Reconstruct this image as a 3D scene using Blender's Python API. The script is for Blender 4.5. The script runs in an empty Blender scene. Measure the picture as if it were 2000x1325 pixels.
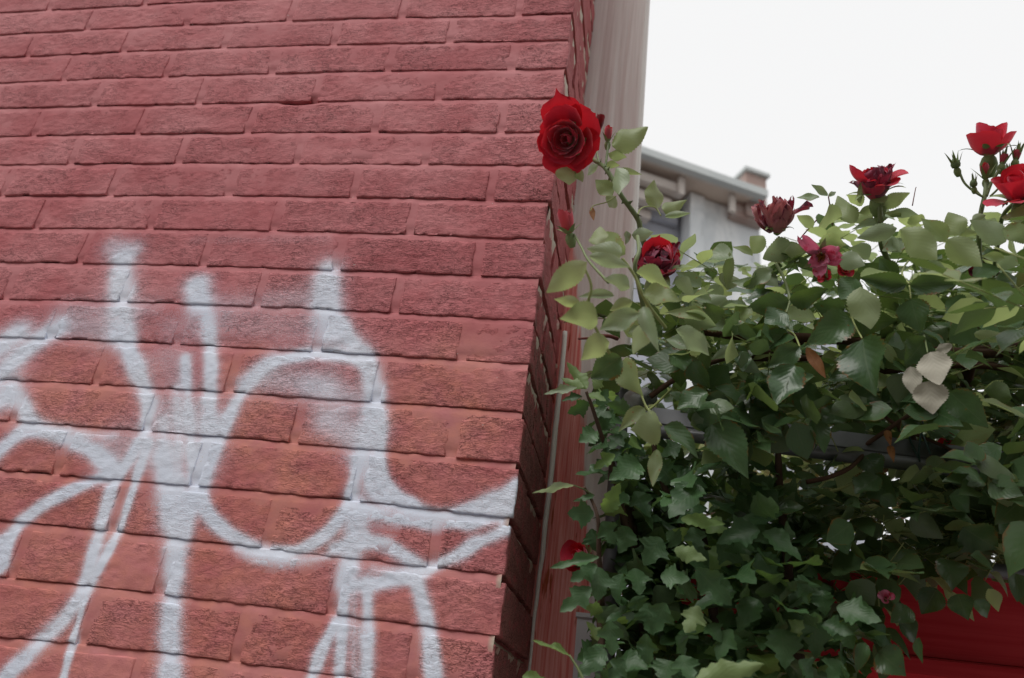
import bpy, math, random
import numpy as np
from mathutils import Vector, Matrix

random.seed(7)
RNG = np.random.default_rng(7)
SC = bpy.context.scene
COL = SC.collection

# ------------------------------------------------------------------ camera
Z0 = 2.838                       # height of the topmost bed joint; x runs along the wall, y into depth
CAM = np.array([0.157809, -0.907661, Z0 - 1.238342])
YAW, PITCH, ROLL = -0.203788714, 0.465438089, 0.134976920
FPX = 1492.45331                 # focal length in photo pixels (photo 2000 wide)
cy, sy, cp, sp, cr, sr = math.cos(YAW), math.sin(YAW), math.cos(PITCH), math.sin(PITCH), math.cos(ROLL), math.sin(ROLL)
FWD = np.array([sy * cp, cy * cp, sp])
_r0 = np.array([cy, -sy, 0.0]); _u0 = np.cross(_r0, FWD)
RT = cr * _r0 + sr * _u0
UP = -sr * _r0 + cr * _u0
cam_d = bpy.data.cameras.new("camera")
cam = bpy.data.objects.new("camera", cam_d); COL.objects.link(cam)
cam.matrix_world = Matrix(((RT[0], UP[0], -FWD[0], CAM[0]), (RT[1], UP[1], -FWD[1], CAM[1]), (RT[2], UP[2], -FWD[2], CAM[2]), (0, 0, 0, 1)))
cam_d.sensor_width = 36.0
cam_d.lens = FPX / 2000 * 36
cam_d.clip_start = 0.02; cam_d.clip_end = 2000
cam_d.dof.use_dof = True
cam_d.dof.focus_distance = 1.05
cam_d.dof.aperture_fstop = 5.0
SC.camera = cam

# ------------------------------------------------------------------ daylight: bright overcast
SUN_EL, SUN_AZ = math.radians(58), math.radians(-148)    # azimuth from +y towards +x; behind and left of the camera
SUNV = Vector((math.sin(SUN_AZ) * math.cos(SUN_EL), math.cos(SUN_AZ) * math.cos(SUN_EL), math.sin(SUN_EL)))
W = bpy.data.worlds.new("World"); SC.world = W; W.use_nodes = True
nt = W.node_tree; nt.nodes.clear()
sky = nt.nodes.new("ShaderNodeTexSky"); sky.sky_type = 'NISHITA'; sky.sun_disc = False
sky.sun_elevation = SUN_EL; sky.sun_rotation = SUN_AZ
hs = nt.nodes.new("ShaderNodeHueSaturation"); hs.inputs["Saturation"].default_value = 0.08
mx = nt.nodes.new("ShaderNodeMix"); mx.data_type = 'RGBA'; mx.inputs["Factor"].default_value = 0.85
mx.inputs["B"].default_value = (8.05, 8.05, 8.07, 1)        # the even cloud layer in front of the clear sky
bg = nt.nodes.new("ShaderNodeBackground"); bg.inputs["Strength"].default_value = 0.1
wo = nt.nodes.new("ShaderNodeOutputWorld")
nt.links.new(sky.outputs[0], hs.inputs["Color"]); nt.links.new(hs.outputs[0], mx.inputs["A"])
nt.links.new(mx.outputs["Result"], bg.inputs["Color"]); nt.links.new(bg.outputs[0], wo.inputs["Surface"])
sun_d = bpy.data.lights.new("sun", 'SUN'); sun_d.energy = 1.5; sun_d.angle = math.radians(38); sun_d.color = (1.0, 0.97, 0.93)
sun = bpy.data.objects.new("sun", sun_d); COL.objects.link(sun)
sun.rotation_euler = SUNV.to_track_quat('Z', 'Y').to_euler(); sun.location = (0, 0, 12)
SC.view_settings.view_transform = 'Standard'; SC.view_settings.look = 'None'
SC.view_settings.exposure = 0.36; SC.view_settings.gamma = 1.0; SC.view_settings.use_curve_mapping = False
SC.render.engine = 'CYCLES'
SC.cycles.max_bounces = 8; SC.cycles.transmission_bounces = 6

# ------------------------------------------------------------------ helpers
def raydir(u, v):
    return (u - 1000) / FPX * RT + (662.5 - v) / FPX * UP + FWD
def at(u, v, y=0.0):
    """the point of the vertical plane at depth y that the photograph shows at (u, v)"""
    d = raydir(u, v); return CAM + (y - CAM[1]) / d[1] * d
def far(u, v, dist):
    d = raydir(u, v); return CAM + d * dist
def mm_px(P):
    return float(np.dot(np.asarray(P) - CAM, FWD)) / FPX     # metres per photo pixel at P

def vnoise(p, seed=0):
    p = np.asarray(p, float); i = np.floor(p).astype(np.int64); f = p - i; f = f * f * (3 - 2 * f)
    out = 0
    for dx in (0, 1):
        for dy in (0, 1):
            for dz in (0, 1):
                h = ((i[:, 0] + dx) * 374761393 + (i[:, 1] + dy) * 668265263 + (i[:, 2] + dz) * 2147483647 + seed * 974711) & 0xFFFFFFFF
                h = ((h ^ (h >> 13)) * 1274126177) & 0xFFFFFFFF
                h = ((h ^ (h >> 16)) & 0xFFFF) / 65535.0
                w = (f[:, 0] if dx else 1 - f[:, 0]) * (f[:, 1] if dy else 1 - f[:, 1]) * (f[:, 2] if dz else 1 - f[:, 2])
                out = out + h * w
    return out * 2 - 1
def fbm(p, seed=0, o=3):
    a, s = 0, 1.0
    for k in range(o):
        a = a + s * vnoise(np.asarray(p) * 2 ** k + 17.3 * k, seed + k); s *= 0.5
    return a

def mesh(name, V, F, mat, uv=None, attrs=None, smooth=True):
    me = bpy.data.meshes.new(name)
    V = np.asarray(V, np.float32)
    if isinstance(F, np.ndarray):
        n, k = F.shape
        me.vertices.add(len(V)); me.vertices.foreach_set("co", V.ravel())
        me.loops.add(n * k); me.loops.foreach_set("vertex_index", F.astype(np.int32).ravel())
        me.polygons.add(n); me.polygons.foreach_set("loop_start", np.arange(0, n * k, k, dtype=np.int32))
        me.polygons.foreach_set("loop_total", np.full(n, k, np.int32))
        me.update(calc_edges=True)
    else:
        me.from_pydata(V.tolist(), [], F); me.update()
    if smooth: me.polygons.foreach_set("use_smooth", np.ones(len(me.polygons), bool))
    for k, a in (attrs or {}).items():
        at_ = me.attributes.new(k, 'FLOAT', 'POINT'); at_.data.foreach_set("value", np.asarray(a, np.float32))
    if uv is not None:
        li = np.empty(len(me.loops), np.int32); me.loops.foreach_get("vertex_index", li)
        ul = me.uv_layers.new(name="UVMap"); ul.data.foreach_set("uv", np.asarray(uv, np.float32)[li].ravel())
    if mat: me.materials.append(mat)
    me.validate()
    return me
def link(name, me, parent=None, loc=None, label=None):
    o = bpy.data.objects.new(name, me); COL.objects.link(o)
    if parent is not None: o.parent = parent
    if loc is not None: o.location = loc
    if label: o["label"] = label
    return o
def tag(o, label=None, cat=None, group=None, kind=None):
    for k, v in (("label", label), ("category", cat), ("group", group), ("kind", kind)):
        if v: o[k] = v
    return o
def thing(name, label, cat, loc):
    o = bpy.data.objects.new(name, None); COL.objects.link(o); o.location = Vector(loc); o.empty_display_size = 0.05
    return tag(o, label, cat)
def grid_faces(nr, nc, off=0):
    r, c = np.meshgrid(np.arange(nr - 1), np.arange(nc - 1), indexing='ij')
    a = (r * nc + c).ravel() + off
    return np.stack([a, a + 1, a + nc + 1, a + nc], 1)
def box_vf(lo, hi):
    x0, y0, z0 = lo; x1, y1, z1 = hi
    V = [(x0, y0, z0), (x1, y0, z0), (x1, y1, z0), (x0, y1, z0), (x0, y0, z1), (x1, y0, z1), (x1, y1, z1), (x0, y1, z1)]
    return V, [(0, 3, 2, 1), (4, 5, 6, 7), (0, 1, 5, 4), (1, 2, 6, 5), (2, 3, 7, 6), (3, 0, 4, 7)]
def spline(P, n):
    P = np.asarray(P, float)
    if len(P) == 2: return P[0] + (P[1] - P[0]) * np.linspace(0, 1, n)[:, None]
    t = np.linspace(0, len(P) - 1, n); out = []
    for x in t:
        i = min(int(x), len(P) - 2); f = x - i
        p0 = P[max(i - 1, 0)]; p1 = P[i]; p2 = P[i + 1]; p3 = P[min(i + 2, len(P) - 1)]
        out.append(0.5 * (2 * p1 + (p2 - p0) * f + (2 * p0 - 5 * p1 + 4 * p2 - p3) * f * f + (3 * p1 - p0 - 3 * p2 + p3) * f ** 3))
    return np.array(out)
def tube_vf(P, R, k=8, n=None, bumps=0.0, off=0):
    """tapered tube along the polyline P with radii R (start, end) or one per sample"""
    n = n or max(4, 6 * (len(P) - 1) + 1)
    S = spline(P, n); R = np.interp(np.linspace(0, 1, n), np.linspace(0, 1, len(R)), R)
    T = np.gradient(S, axis=0); T /= np.linalg.norm(T, axis=1)[:, None] + 1e-12
    ref = np.array([0.31, 0.9, 0.3]); V = []
    for i in range(n):
        a = np.cross(T[i], ref); a /= np.linalg.norm(a) + 1e-12; b = np.cross(T[i], a)
        for j in range(k):
            th = 2 * math.pi * j / k; rr = R[i] * (1 + bumps * math.sin(7.1 * i + 3 * j) * 0.6 + bumps * random.uniform(-.5, .5))
            V.append(S[i] + rr * (math.cos(th) * a + math.sin(th) * b))
    F = []
    for i in range(n - 1):
        for j in range(k):
            F.append((off + i * k + j, off + i * k + (j + 1) % k, off + (i + 1) * k + (j + 1) % k, off + (i + 1) * k + j))
    F.append(tuple(off + j for j in range(k))[::-1]); F.append(tuple(off + (n - 1) * k + j for j in range(k)))
    return np.array(V), F

# ------------------------------------------------------------------ material kit
class Mat:
    def __init__(s, name, rough=0.7, spec=0.3):
        s.m = bpy.data.materials.new(name); s.m.use_nodes = True; s.t = s.m.node_tree
        s.b = s.t.nodes["Principled BSDF"]; s.out = s.t.nodes["Material Output"]
        s.b.inputs["Roughness"].default_value = rough; s.b.inputs["Specular IOR Level"].default_value = spec
    def n(s, typ, **kw):
        x = s.t.nodes.new(typ)
        for k, v in kw.items(): setattr(x, k, v)
        return x
    def set(s, inp, v):
        if hasattr(v, "node") and hasattr(v, "is_linked"): s.t.links.new(v, inp)
        else: inp.default_value = v
    def pos(s, scale):
        g = s.n("ShaderNodeNewGeometry"); m = s.n("ShaderNodeVectorMath", operation='MULTIPLY'); s.t.links.new(g.outputs["Position"], m.inputs[0]); m.inputs[1].default_value = scale
        return m.outputs[0]
    def noise(s, scale=(1, 1, 1), det=3, rough=0.55, dist=0.0):
        x = s.n("ShaderNodeTexNoise"); x.inputs["Scale"].default_value = 1; x.inputs["Detail"].default_value = det
        x.inputs["Roughness"].default_value = rough; x.inputs["Distortion"].default_value = dist
        s.t.links.new(s.pos(scale) if isinstance(scale, tuple) else scale, x.inputs["Vector"]); return x.outputs[0]
    def ramp(s, v, lo, hi, a=0.0, b=1.0):
        x = s.n("ShaderNodeMapRange", interpolation_type='SMOOTHSTEP'); s.set(x.inputs[0], v)
        for i, q in ((1, lo), (2, hi), (3, a), (4, b)): s.set(x.inputs[i], q)
        return x.outputs[0]
    def math(s, op, a, b=0.0):
        x = s.n("ShaderNodeMath", operation=op); s.set(x.inputs[0], a); s.set(x.inputs[1], b); return x.outputs[0]
    def mix(s, f, a, b, blend='MIX'):
        x = s.n("ShaderNodeMix", data_type='RGBA', blend_type=blend); s.set(x.inputs["Factor"], f)
        s.set(x.inputs["A"], a); s.set(x.inputs["B"], b); return x.outputs["Result"]
    def attr(s, name):
        x = s.n("ShaderNodeAttribute"); x.attribute_name = name; return x.outputs["Fac"]
    def bump(s, h, strength, dist=0.001):
        x = s.n("ShaderNodeBump"); s.set(x.inputs["Height"], h); s.set(x.inputs["Strength"], strength); x.inputs["Distance"].default_value = dist
        s.t.links.new(x.outputs[0], s.b.inputs["Normal"]); return x.outputs[0]
    def col(s, c): s.set(s.b.inputs["Base Color"], c)
def rgb(r, g, b): return (r, g, b, 1)
def srgb(r, g, b):
    f = lambda c: c / 12.92 if c <= 0.04045 else ((c + 0.055) / 1.055) ** 2.4
    return (f(r / 255), f(g / 255), f(b / 255), 1)

# ------------------------------------------------------------------ ground
def ground():
    M = Mat("pavement_concrete", 0.9, 0.2)
    M.col(M.mix(M.noise((3, 3, 3), 4), rgb(.16, .155, .15), rgb(.23, .22, .21)))
    M.bump(M.noise((120, 120, 120), 2), 0.3, 0.002)
    V, F = [(-300, -300, 0), (300, -300, 0), (300, 300, 0), (-300, 300, 0)], [(0, 1, 2, 3)]
    tag(link("pavement", mesh("pavement", V, F, M.m, smooth=False)), "grey concrete pavement", None, None, "structure")
ground()

# ------------------------------------------------------------------ brick wall
JOINT = {1:[(0,27),(250,14),(370,6),(500,0)],2:[(0,70.5),(250,56),(500,45),(750,39),(1000,32.5)],3:[(0,116),(250,103),(500,93),(750,89),(1000,83)],
4:[(0,165),(250,155),(500,146),(750,142.5),(1000,139)],5:[(0,215),(250,209),(500,203),(750,199),(1000,197)],6:[(0,269),(250,266),(500,261),(750,262),(1000,262)],
7:[(0,325),(500,322),(750,324),(1000,326)],8:[(0,386),(250,385),(500,387),(750,390),(1000,396)],9:[(0,449),(250,451),(500,454),(750,459),(1000,470)],
10:[(0,515),(250,521),(500,526),(750,534),(1000,547)],11:[(0,589),(250,595),(500,602),(750,614),(1000,629)],12:[(0,661),(250,675),(500,684),(750,699),(1000,716)],
13:[(0,747),(250,757),(375,765),(500,779),(750,791),(1000,810)],14:[(0,827),(250,844),(500,866),(750,887),(1000,910)],15:[(0,927),(250,939),(500,969),(750,993),(975,1014)],
16:[(0,1025),(125,1032),(250,1047),(500,1082),(750,1101),(975,1130)],17:[(25,1137),(250,1162),(500,1190),(625,1205),(750,1222),(962,1250)],18:[(25,1255),(200,1272),(425,1295),(525,1312)]}
HEAD = {0:[(97,12),(283,3)],1:[(179,39),(371,26),(571,17),(787,15),(1015,12)],2:[(62,91),(249,80),(444,72),(656,67),(880,62)],3:[(132,136),(330,127),(536,122),(761,120),(1001,115)],
4:[(191,185),(395,177),(622,165),(859,170)],5:[(72,245),(277,237),(490,237),(736,235),(982,230)],6:[(147,295),(357,292),(586,290),(834,295)],
7:[(15,357),(222,357),(452,357),(696,357),(960,365)],8:[(82,417),(301,420),(541,420),(805,427)],9:[(167,485),(405,487),(664,497),(934,507)],10:[(22,552),(252,555),(511,562),(776,580)],
11:[(107,630),(355,632),(626,640),(907,668)],12:[(197,715),(455,727),(740,747)],13:[(35,787),(297,807),(580,830),(885,855)],14:[(124,885),(395,897),(702,935)],
15:[(232,985),(526,1027),(852,1052)],16:[(37,1082),(322,1110),(657,1145)],17:[(172,1207),(472,1230),(809,1275)]}
PITCH_Z, PITCH_X, HEADER = 0.06768, 0.213, 0.0962
LEFT = -1.75
K0, K1 = -8, 21                                   # courses built
_fit = {}
for j, l in JOINT.items():
    P = np.array([at(u, v) for u, v in l]); dz = P[:, 2] - (Z0 - PITCH_Z * j)
    _fit[j] = (np.polyfit(P[:, 0], dz, 2 if len(l) > 3 else 1), P[:, 0].min(), P[:, 0].max())
def zJ(j, x):
    x = np.asarray(x, float); base = Z0 - PITCH_Z * j
    if j in _fit:
        c, lo, hi = _fit[j]; return base + np.polyval(c, np.clip(x, lo, hi))
    return base + 0 * x
def heads(k):
    xs = sorted(at(u, v)[0] for u, v in HEAD.get(k, []))
    if not xs: xs = [-PITCH_X] if k % 2 == 0 else [-HEADER]
    if k == 0: xs = xs + [-2 * PITCH_X, -PITCH_X]; xs = sorted(xs)
    if xs[-1] < -0.3: xs.append(-HEADER if k % 2 else -PITCH_X)
    while xs[0] > LEFT + 0.1: xs.insert(0, xs[0] - PITCH_X * random.uniform(.985, 1.015))
    return xs
HX = {k: heads(k) for k in range(K0, K1)}

# spray paint: strokes traced on the wall plane (pixel path, half width, softness, opacity)
STROKES = [
 # left stroke with its twin and the drip
 ([(240,505),(236,560),(238,610),(238,655)],20,40,.85), ([(238,640),(267,720),(294,788)],15,22,.96), ([(238,545),(236,570)],16,30,.8),
 ([(294,788),(280,849),(250,903),(223,943),(203,1004),(182,1080),(164,1146)],12,13,1), ([(290,862),(267,930),(236,1025),(198,1104),(168,1146)],9,11,1),
 ([(168,1140),(140,1190),(95,1240),(45,1290),(0,1335)],19,14,1), ([(168,1160),(152,1215),(135,1275),(121,1335)],8.5,2.5,1),
 # second stroke and the hazy stripes below it
 ([(385,560),(390,592)],20,38,1), ([(390,590),(405,620),(412,714),(408,780)],12,17,.96), ([(410,770),(408,835),(392,920),(386,960)],10,16,.9),
 ([(362,700),(368,808),(375,903),(382,964)],9,18,.8), ([(318,820),(322,900),(330,970)],11,22,.7), ([(345,760),(348,860),(350,940)],9,18,.6), ([(330,700),(400,900)],34,60,.32),
 ([(320,890),(330,960),(336,1010)],26,24,.85), ([(345,960),(343,1050),(336,1150),(331,1240),(331,1340)],28,10,1), ([(378,960),(368,1000),(356,1045)],17,14,.95),
 # the open loop
 ([(712,704),(650,692),(590,693),(545,704),(500,734),(459,788),(425,862),(400,916),(386,970)],13,14,.97), ([(530,700),(470,745)],16,24,.5), ([(410,830),(392,930)],14,18,.8),
 ([(388,968),(410,1008),(450,1046),(505,1076),(550,1084)],14,10,1), ([(459,1070),(513,1093),(567,1097),(640,1088)],9,16,.75), ([(545,1082),(592,1072),(636,1044),(668,1008),(688,960)],12,12,.97),
 ([(686,975),(694,930),(706,885)],12,13,.97), ([(706,885),(716,840),(722,800)],16,24,.75),
 # tall stroke that becomes the right hand hook
 ([(640,530),(640,590),(642,650)],22,40,.85), ([(628,600),(680,660),(716,705),(732,765),(737,840)],18,20,.95), ([(705,690),(725,730),(722,790)],10,20,.5),
 ([(737,760),(738,850),(743,920),(762,962),(800,988)],14,9,1), ([(720,900),(725,950),(760,985)],16,16,.8),
 ([(780,985),(840,1006),(910,1000),(970,975),(1012,950)],16,13,1), ([(960,985),(1012,985)],22,16,.95), ([(700,990),(770,1012),(850,1022),(930,1016),(1005,1002)],14,11,1),
 ([(838,1112),(880,1090),(935,1060),(1000,1030)],14,8,1), ([(990,1020),(1005,1020)],18,10,.85),
 ([(655,1072),(700,1058),(748,1062),(790,1085),(822,1112)],14,9,1), ([(690,1000),(688,1060),(682,1110)],22,17,.88), ([(708,1000),(712,1050)],8,14,.6),
 # lower arch and legs
 ([(668,1120),(672,1160),(668,1240),(662,1340)],13,9,1), ([(716,1140),(718,1230),(714,1340)],14,11,.9), ([(692,1150),(690,1330)],10,12,.55),
 ([(655,1215),(632,1262),(604,1335)],13,8,1), ([(668,1140),(725,1142),(775,1132),(808,1132),(824,1175),(838,1235),(850,1340)],17,8,1),
 ([(730,1110),(800,1122)],12,16,.6), ([(680,1105),(676,1150)],14,12,.95),
 # far left arch
 ([(110,640),(60,676),(15,718),(-30,760)],22,28,.97), ([(30,655),(-20,690)],26,40,.95), ([(22,760),(50,800),(56,830)],16,18,.96), ([(10,770),(-20,790)],26,34,.9), ([(58,830),(25,858),(-20,900)],18,15,1),
 ([(50,836),(120,852),(185,884),(220,918)],17,16,1), ([(120,845),(220,850)],10,16,.5), ([(222,925),(160,948),(100,978),(50,1012),(20,1050),(8,1100)],15,9,1), ([(0,1060),(0,1110)],14,12,.95),
 # overspray
 ([(150,640),(200,650)],26,44,.45), ([(120,600),(300,600)],20,40,.28), ([(420,600),(620,580)],24,50,.36), ([(330,640),(620,640)],24,50,.28), ([(530,740),(640,750)],30,50,.5),
 ([(640,820),(690,860)],34,40,.65), ([(610,760),(680,780)],26,44,.5), ([(240,860),(400,830)],40,60,.4), ([(380,470),(640,465)],8,30,.14), ([(220,480),(260,490)],18,40,.45),
]
WARM = [(870,800,130,.9),(500,840,90,.9),(560,930,120,.9),(140,790,140,.75),(820,850,110,.7),(600,1010,130,.8),(460,990,120,.6),(470,730,60,.7),(880,930,120,.5),(150,1080,220,.75),(450,1180,260,.75),(100,900,160,.7),(760,1250,160,.6),(120,1250,200,.7)]
def strokes_world():
    out = []
    for pts, w, s, a in STROKES:
        P = spline([(u, v, 0) for u, v in pts], 3 * (len(pts) - 1) + 1)
        Wp = np.array([at(u, v) for u, v, _ in P])[:, [0, 2]]; sc = mm_px(np.array([Wp[len(Wp) // 2][0], 0, Wp[len(Wp) // 2][1]]))
        out.append((Wp, w * sc, s * sc, a))
    return out
SW = strokes_world()
WW = [(at(u, v)[0], at(u, v)[2], r * 0.0009, a) for u, v, r, a in WARM]
def paint(x, z):
    """how densely the white spray lies on each point of the wall, and how far the warm repaint patches reach"""
    q = np.stack([x, z], 1); left = np.ones(len(q))
    wob = fbm(np.stack([x * 40, z * 0 + 3, z * 40], 1), 5, 2) * 0.0022
    for P, w, s, a in SW:
        lo, hi = P.min(0) - w - 2.8 * s, P.max(0) + w + 2.8 * s
        idx = np.where((q[:, 0] > lo[0]) & (q[:, 0] < hi[0]) & (q[:, 1] > lo[1]) & (q[:, 1] < hi[1]))[0]
        if not len(idx): continue
        qq = q[idx]; d = np.full(len(idx), 9.0)
        for i in range(len(P) - 1):
            ab = P[i + 1] - P[i]; t = np.clip(((qq - P[i]) @ ab) / (ab @ ab + 1e-12), 0, 1)
            d = np.minimum(d, np.hypot(*(qq - P[i] - t[:, None] * ab).T))
        d = d + wob[idx]
        f = .90 * np.exp(-(d / (.78 * w + .26 * s)) ** 2) + .13 * np.exp(-(d / (.8 * w + 1.05 * s)) ** 2)
        f = np.minimum(f, 1)
        left[idx] *= 1 - (a if a > .79 else .78 * a) * f
    warm = np.zeros(len(q))
    for cx, cz, r, a in WW:
        warm = np.maximum(warm, a * np.clip(1.3 - np.hypot(q[:, 0] - cx, q[:, 1] - cz) / r, 0, 1))
    return 1 - left, np.clip(warm, 0, 1)

def paint_mat(name, brick):
    M = Mat(name, 0.75, 0.3)
    big = M.noise((7, 7, 9), 3); mid = M.noise((38, 38, 55), 4, .6); gran = M.noise((900, 900, 1300), 2, .6)
    red = M.mix(M.ramp(big, .35, .65), srgb(188, 106, 110), srgb(202, 129, 132))
    red = M.mix(M.ramp(mid, .45, .75, 0, .45), red, srgb(162, 76, 82))
    warm = M.math('MULTIPLY', M.attr("warm"), M.ramp(M.noise((22, 22, 28), 3), .15, .75))
    red = M.mix(warm, red, M.mix(M.ramp(mid, .4, .6), srgb(214, 138, 118), srgb(204, 134, 120)))
    spray = M.attr("spray")
    if brick:
        oi = M.n("ShaderNodeObjectInfo")
        red = M.mix(M.ramp(oi.outputs["Random"], .2, 1, 0, .5), red, M.mix(1.0, red, rgb(.80, .70, .72), 'MULTIPLY'))
        amp = M.math('ADD', M.ramp(M.noise((10, 10, 16), 2), .38, .62, .16, .68), M.attr("rough"))
        cr1 = M.noise((105, 105, 300), 3, .6, .8); cr2 = M.noise((380, 380, 760), 3, .6)
        rid = M.math('ABSOLUTE', M.math('SUBTRACT', cr1, .5))
        line = M.math('MULTIPLY', M.ramp(rid, .035, .006), M.ramp(M.noise((70, 70, 130), 3, .6), .40, .54))
        pit = M.ramp(cr1, .38, .30)
        crev = M.math('MULTIPLY', M.math('MAXIMUM', line, pit), amp)
        red = M.mix(M.math('MULTIPLY', crev, .85), red, M.mix(1.0, red, rgb(.20, .13, .13), 'MULTIPLY'))
        red = M.mix(M.ramp(cr2, .36, .28, 0, .3), red, srgb(110, 54, 58))
        h = M.math('ADD', M.math('MULTIPLY', M.math('SUBTRACT', M.ramp(cr1, .3, .7), M.math('MULTIPLY', line, .7)), amp), M.math('MULTIPLY', cr2, .35))
        bmp = (h, M.ramp(spray, .2, .9, .75, .42), .0016)
    else:
        crev = M.ramp(M.noise((90, 90, 220), 3), .34, .28, 0, .4)
        red = M.mix(1.0, red, rgb(.93, .97, .97), 'MULTIPLY')
        h = M.noise((260, 260, 320), 3); bmp = (h, .22, .0012)
    # spray: dots thin out at the stroke's edge, crevices stay bare
    f = M.math('ADD', spray, M.math('MULTIPLY', M.math('SUBTRACT', gran, .5), .85))
    f = M.math('MULTIPLY', M.ramp(f, .0, .86), M.ramp(spray, .01, .10))
    f = M.math('MULTIPLY', f, M.math('SUBTRACT', 1.0, M.math('MULTIPLY', crev, .35)))
    c = M.mix(f, red, M.mix(M.ramp(big, .3, .7), srgb(220, 229, 245), srgb(230, 237, 250)))
    if brick:
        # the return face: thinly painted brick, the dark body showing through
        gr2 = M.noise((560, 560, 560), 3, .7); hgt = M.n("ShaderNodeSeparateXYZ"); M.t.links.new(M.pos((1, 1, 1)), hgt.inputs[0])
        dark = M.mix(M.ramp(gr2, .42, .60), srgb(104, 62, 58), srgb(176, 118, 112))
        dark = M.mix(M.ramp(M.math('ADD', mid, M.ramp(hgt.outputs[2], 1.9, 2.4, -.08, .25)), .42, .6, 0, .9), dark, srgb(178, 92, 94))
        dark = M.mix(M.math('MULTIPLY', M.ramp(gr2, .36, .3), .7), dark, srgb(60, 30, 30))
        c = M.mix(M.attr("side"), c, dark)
    bare = M.attr("bare")
    c = M.mix(M.math('MULTIPLY', bare, M.ramp(mid, .3, .5)), c, M.mix(gran, srgb(160, 150, 134), srgb(200, 192, 174)))
    dust = M.ramp(M.noise((240, 240, 240), 1), .80, .83)
    c = M.mix(dust, c, srgb(205, 196, 190))
    M.col(c); M.bump(*bmp)
    return M.m
M_BRICK = paint_mat("painted_brick", True); M_MORTAR = paint_mat("painted_mortar", False)

wall_base = Vector((-0.8, 0.14, 0.0))
wall = thing("brick_wall", "red painted brick wall corner with white spray paint graffiti", "brick wall", wall_base)
RET = 0.28                                        # depth of the return face

def lines(a, b, step, r):
    n = max(2, int(round((b - a - 2 * r) / step)))
    return np.concatenate([[a, a + r * .3], np.linspace(a + r, b - r, n + 1), [b - r * .3, b]])
def brick_mesh(x0, x1, y0, y1, z0, z1, seed, front=True, side=False, step=0.0032):
    """a worn, rounded brick; z0/z1 are functions of x (the courses are not dead straight)"""
    r = 0.0013; Vs, Fs, off = [], [], 0
    X = lines(x0, x1, step, r); Y = lines(y0, y1, step * 1.3 if side else 0.02, r); Zt = lines(0, 1, step / PITCH_Z * 1.1, r / 0.057)
    def add(A, B, C, nr, nc, flip):
        nonlocal off
        Vs.append(np.stack([A.ravel(), B.ravel(), C.ravel()], 1)); f = grid_faces(nr, nc, off)
        Fs.append(f[:, ::-1] if flip else f); off += nr * nc
    t, x = np.meshgrid(Zt, X, indexing='ij'); add(x, np.full_like(x, y0), t, len(Zt), len(X), False)
    t, y = np.meshgrid(Zt, Y, indexing='ij')
    add(np.full_like(y, x1), y, t, len(Zt), len(Y), False); add(np.full_like(y, x0), y, t, len(Zt), len(Y), True)
    y, x = np.meshgrid(Y, X, indexing='ij')
    add(x, y, np.zeros_like(x), len(Y), len(X), True); add(x, y, np.ones_like(x), len(Y), len(X), False)
    V = np.concatenate(Vs); F = np.concatenate(Fs)
    za, zb = z0(V[:, 0]), z1(V[:, 0]); z = za + V[:, 2] * (zb - za)
    P = np.stack([V[:, 0], V[:, 1], z], 1)
    zi = np.clip(z, za + r, zb - r)
    C = np.stack([np.clip(P[:, 0], x0 + r, x1 - r), np.clip(P[:, 1], y0 + r, None), zi], 1)
    N = P - C; L = np.linalg.norm(N, axis=1); N = N / np.maximum(L, 1e-9)[:, None]
    edge = np.minimum(np.minimum(P[:, 0] - x0, x1 - P[:, 0]), np.minimum(z - za, zb - z)); edge = np.exp(-np.maximum(edge, 0) / 0.006)
    s = seed * 3.7
    d = 0.0008 * fbm(P * [28, 28, 34] + s, 1, 2) + 0.0006 * fbm(P * [130, 130, 290] + s, 3, 2)
    d -= edge * (0.0016 * np.clip(fbm(P * [60, 60, 60] + s, 8, 2) + .2, 0, 1) + 0.006 * np.clip(fbm(P * [24, 24, 24] + s, 11, 2) - .55, 0, 1))
    P = C + N * (r + d)[:, None]
    spray, warm = paint(P[:, 0], P[:, 2])
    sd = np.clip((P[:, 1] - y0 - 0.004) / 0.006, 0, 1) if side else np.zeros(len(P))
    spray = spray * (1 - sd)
    return P, F, dict(spray=spray, warm=warm, side=sd, bare=np.zeros(len(P)))
GH, GB = 0.0064, 0.0046                           # half of a head joint / bed joint
nb = 0
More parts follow.
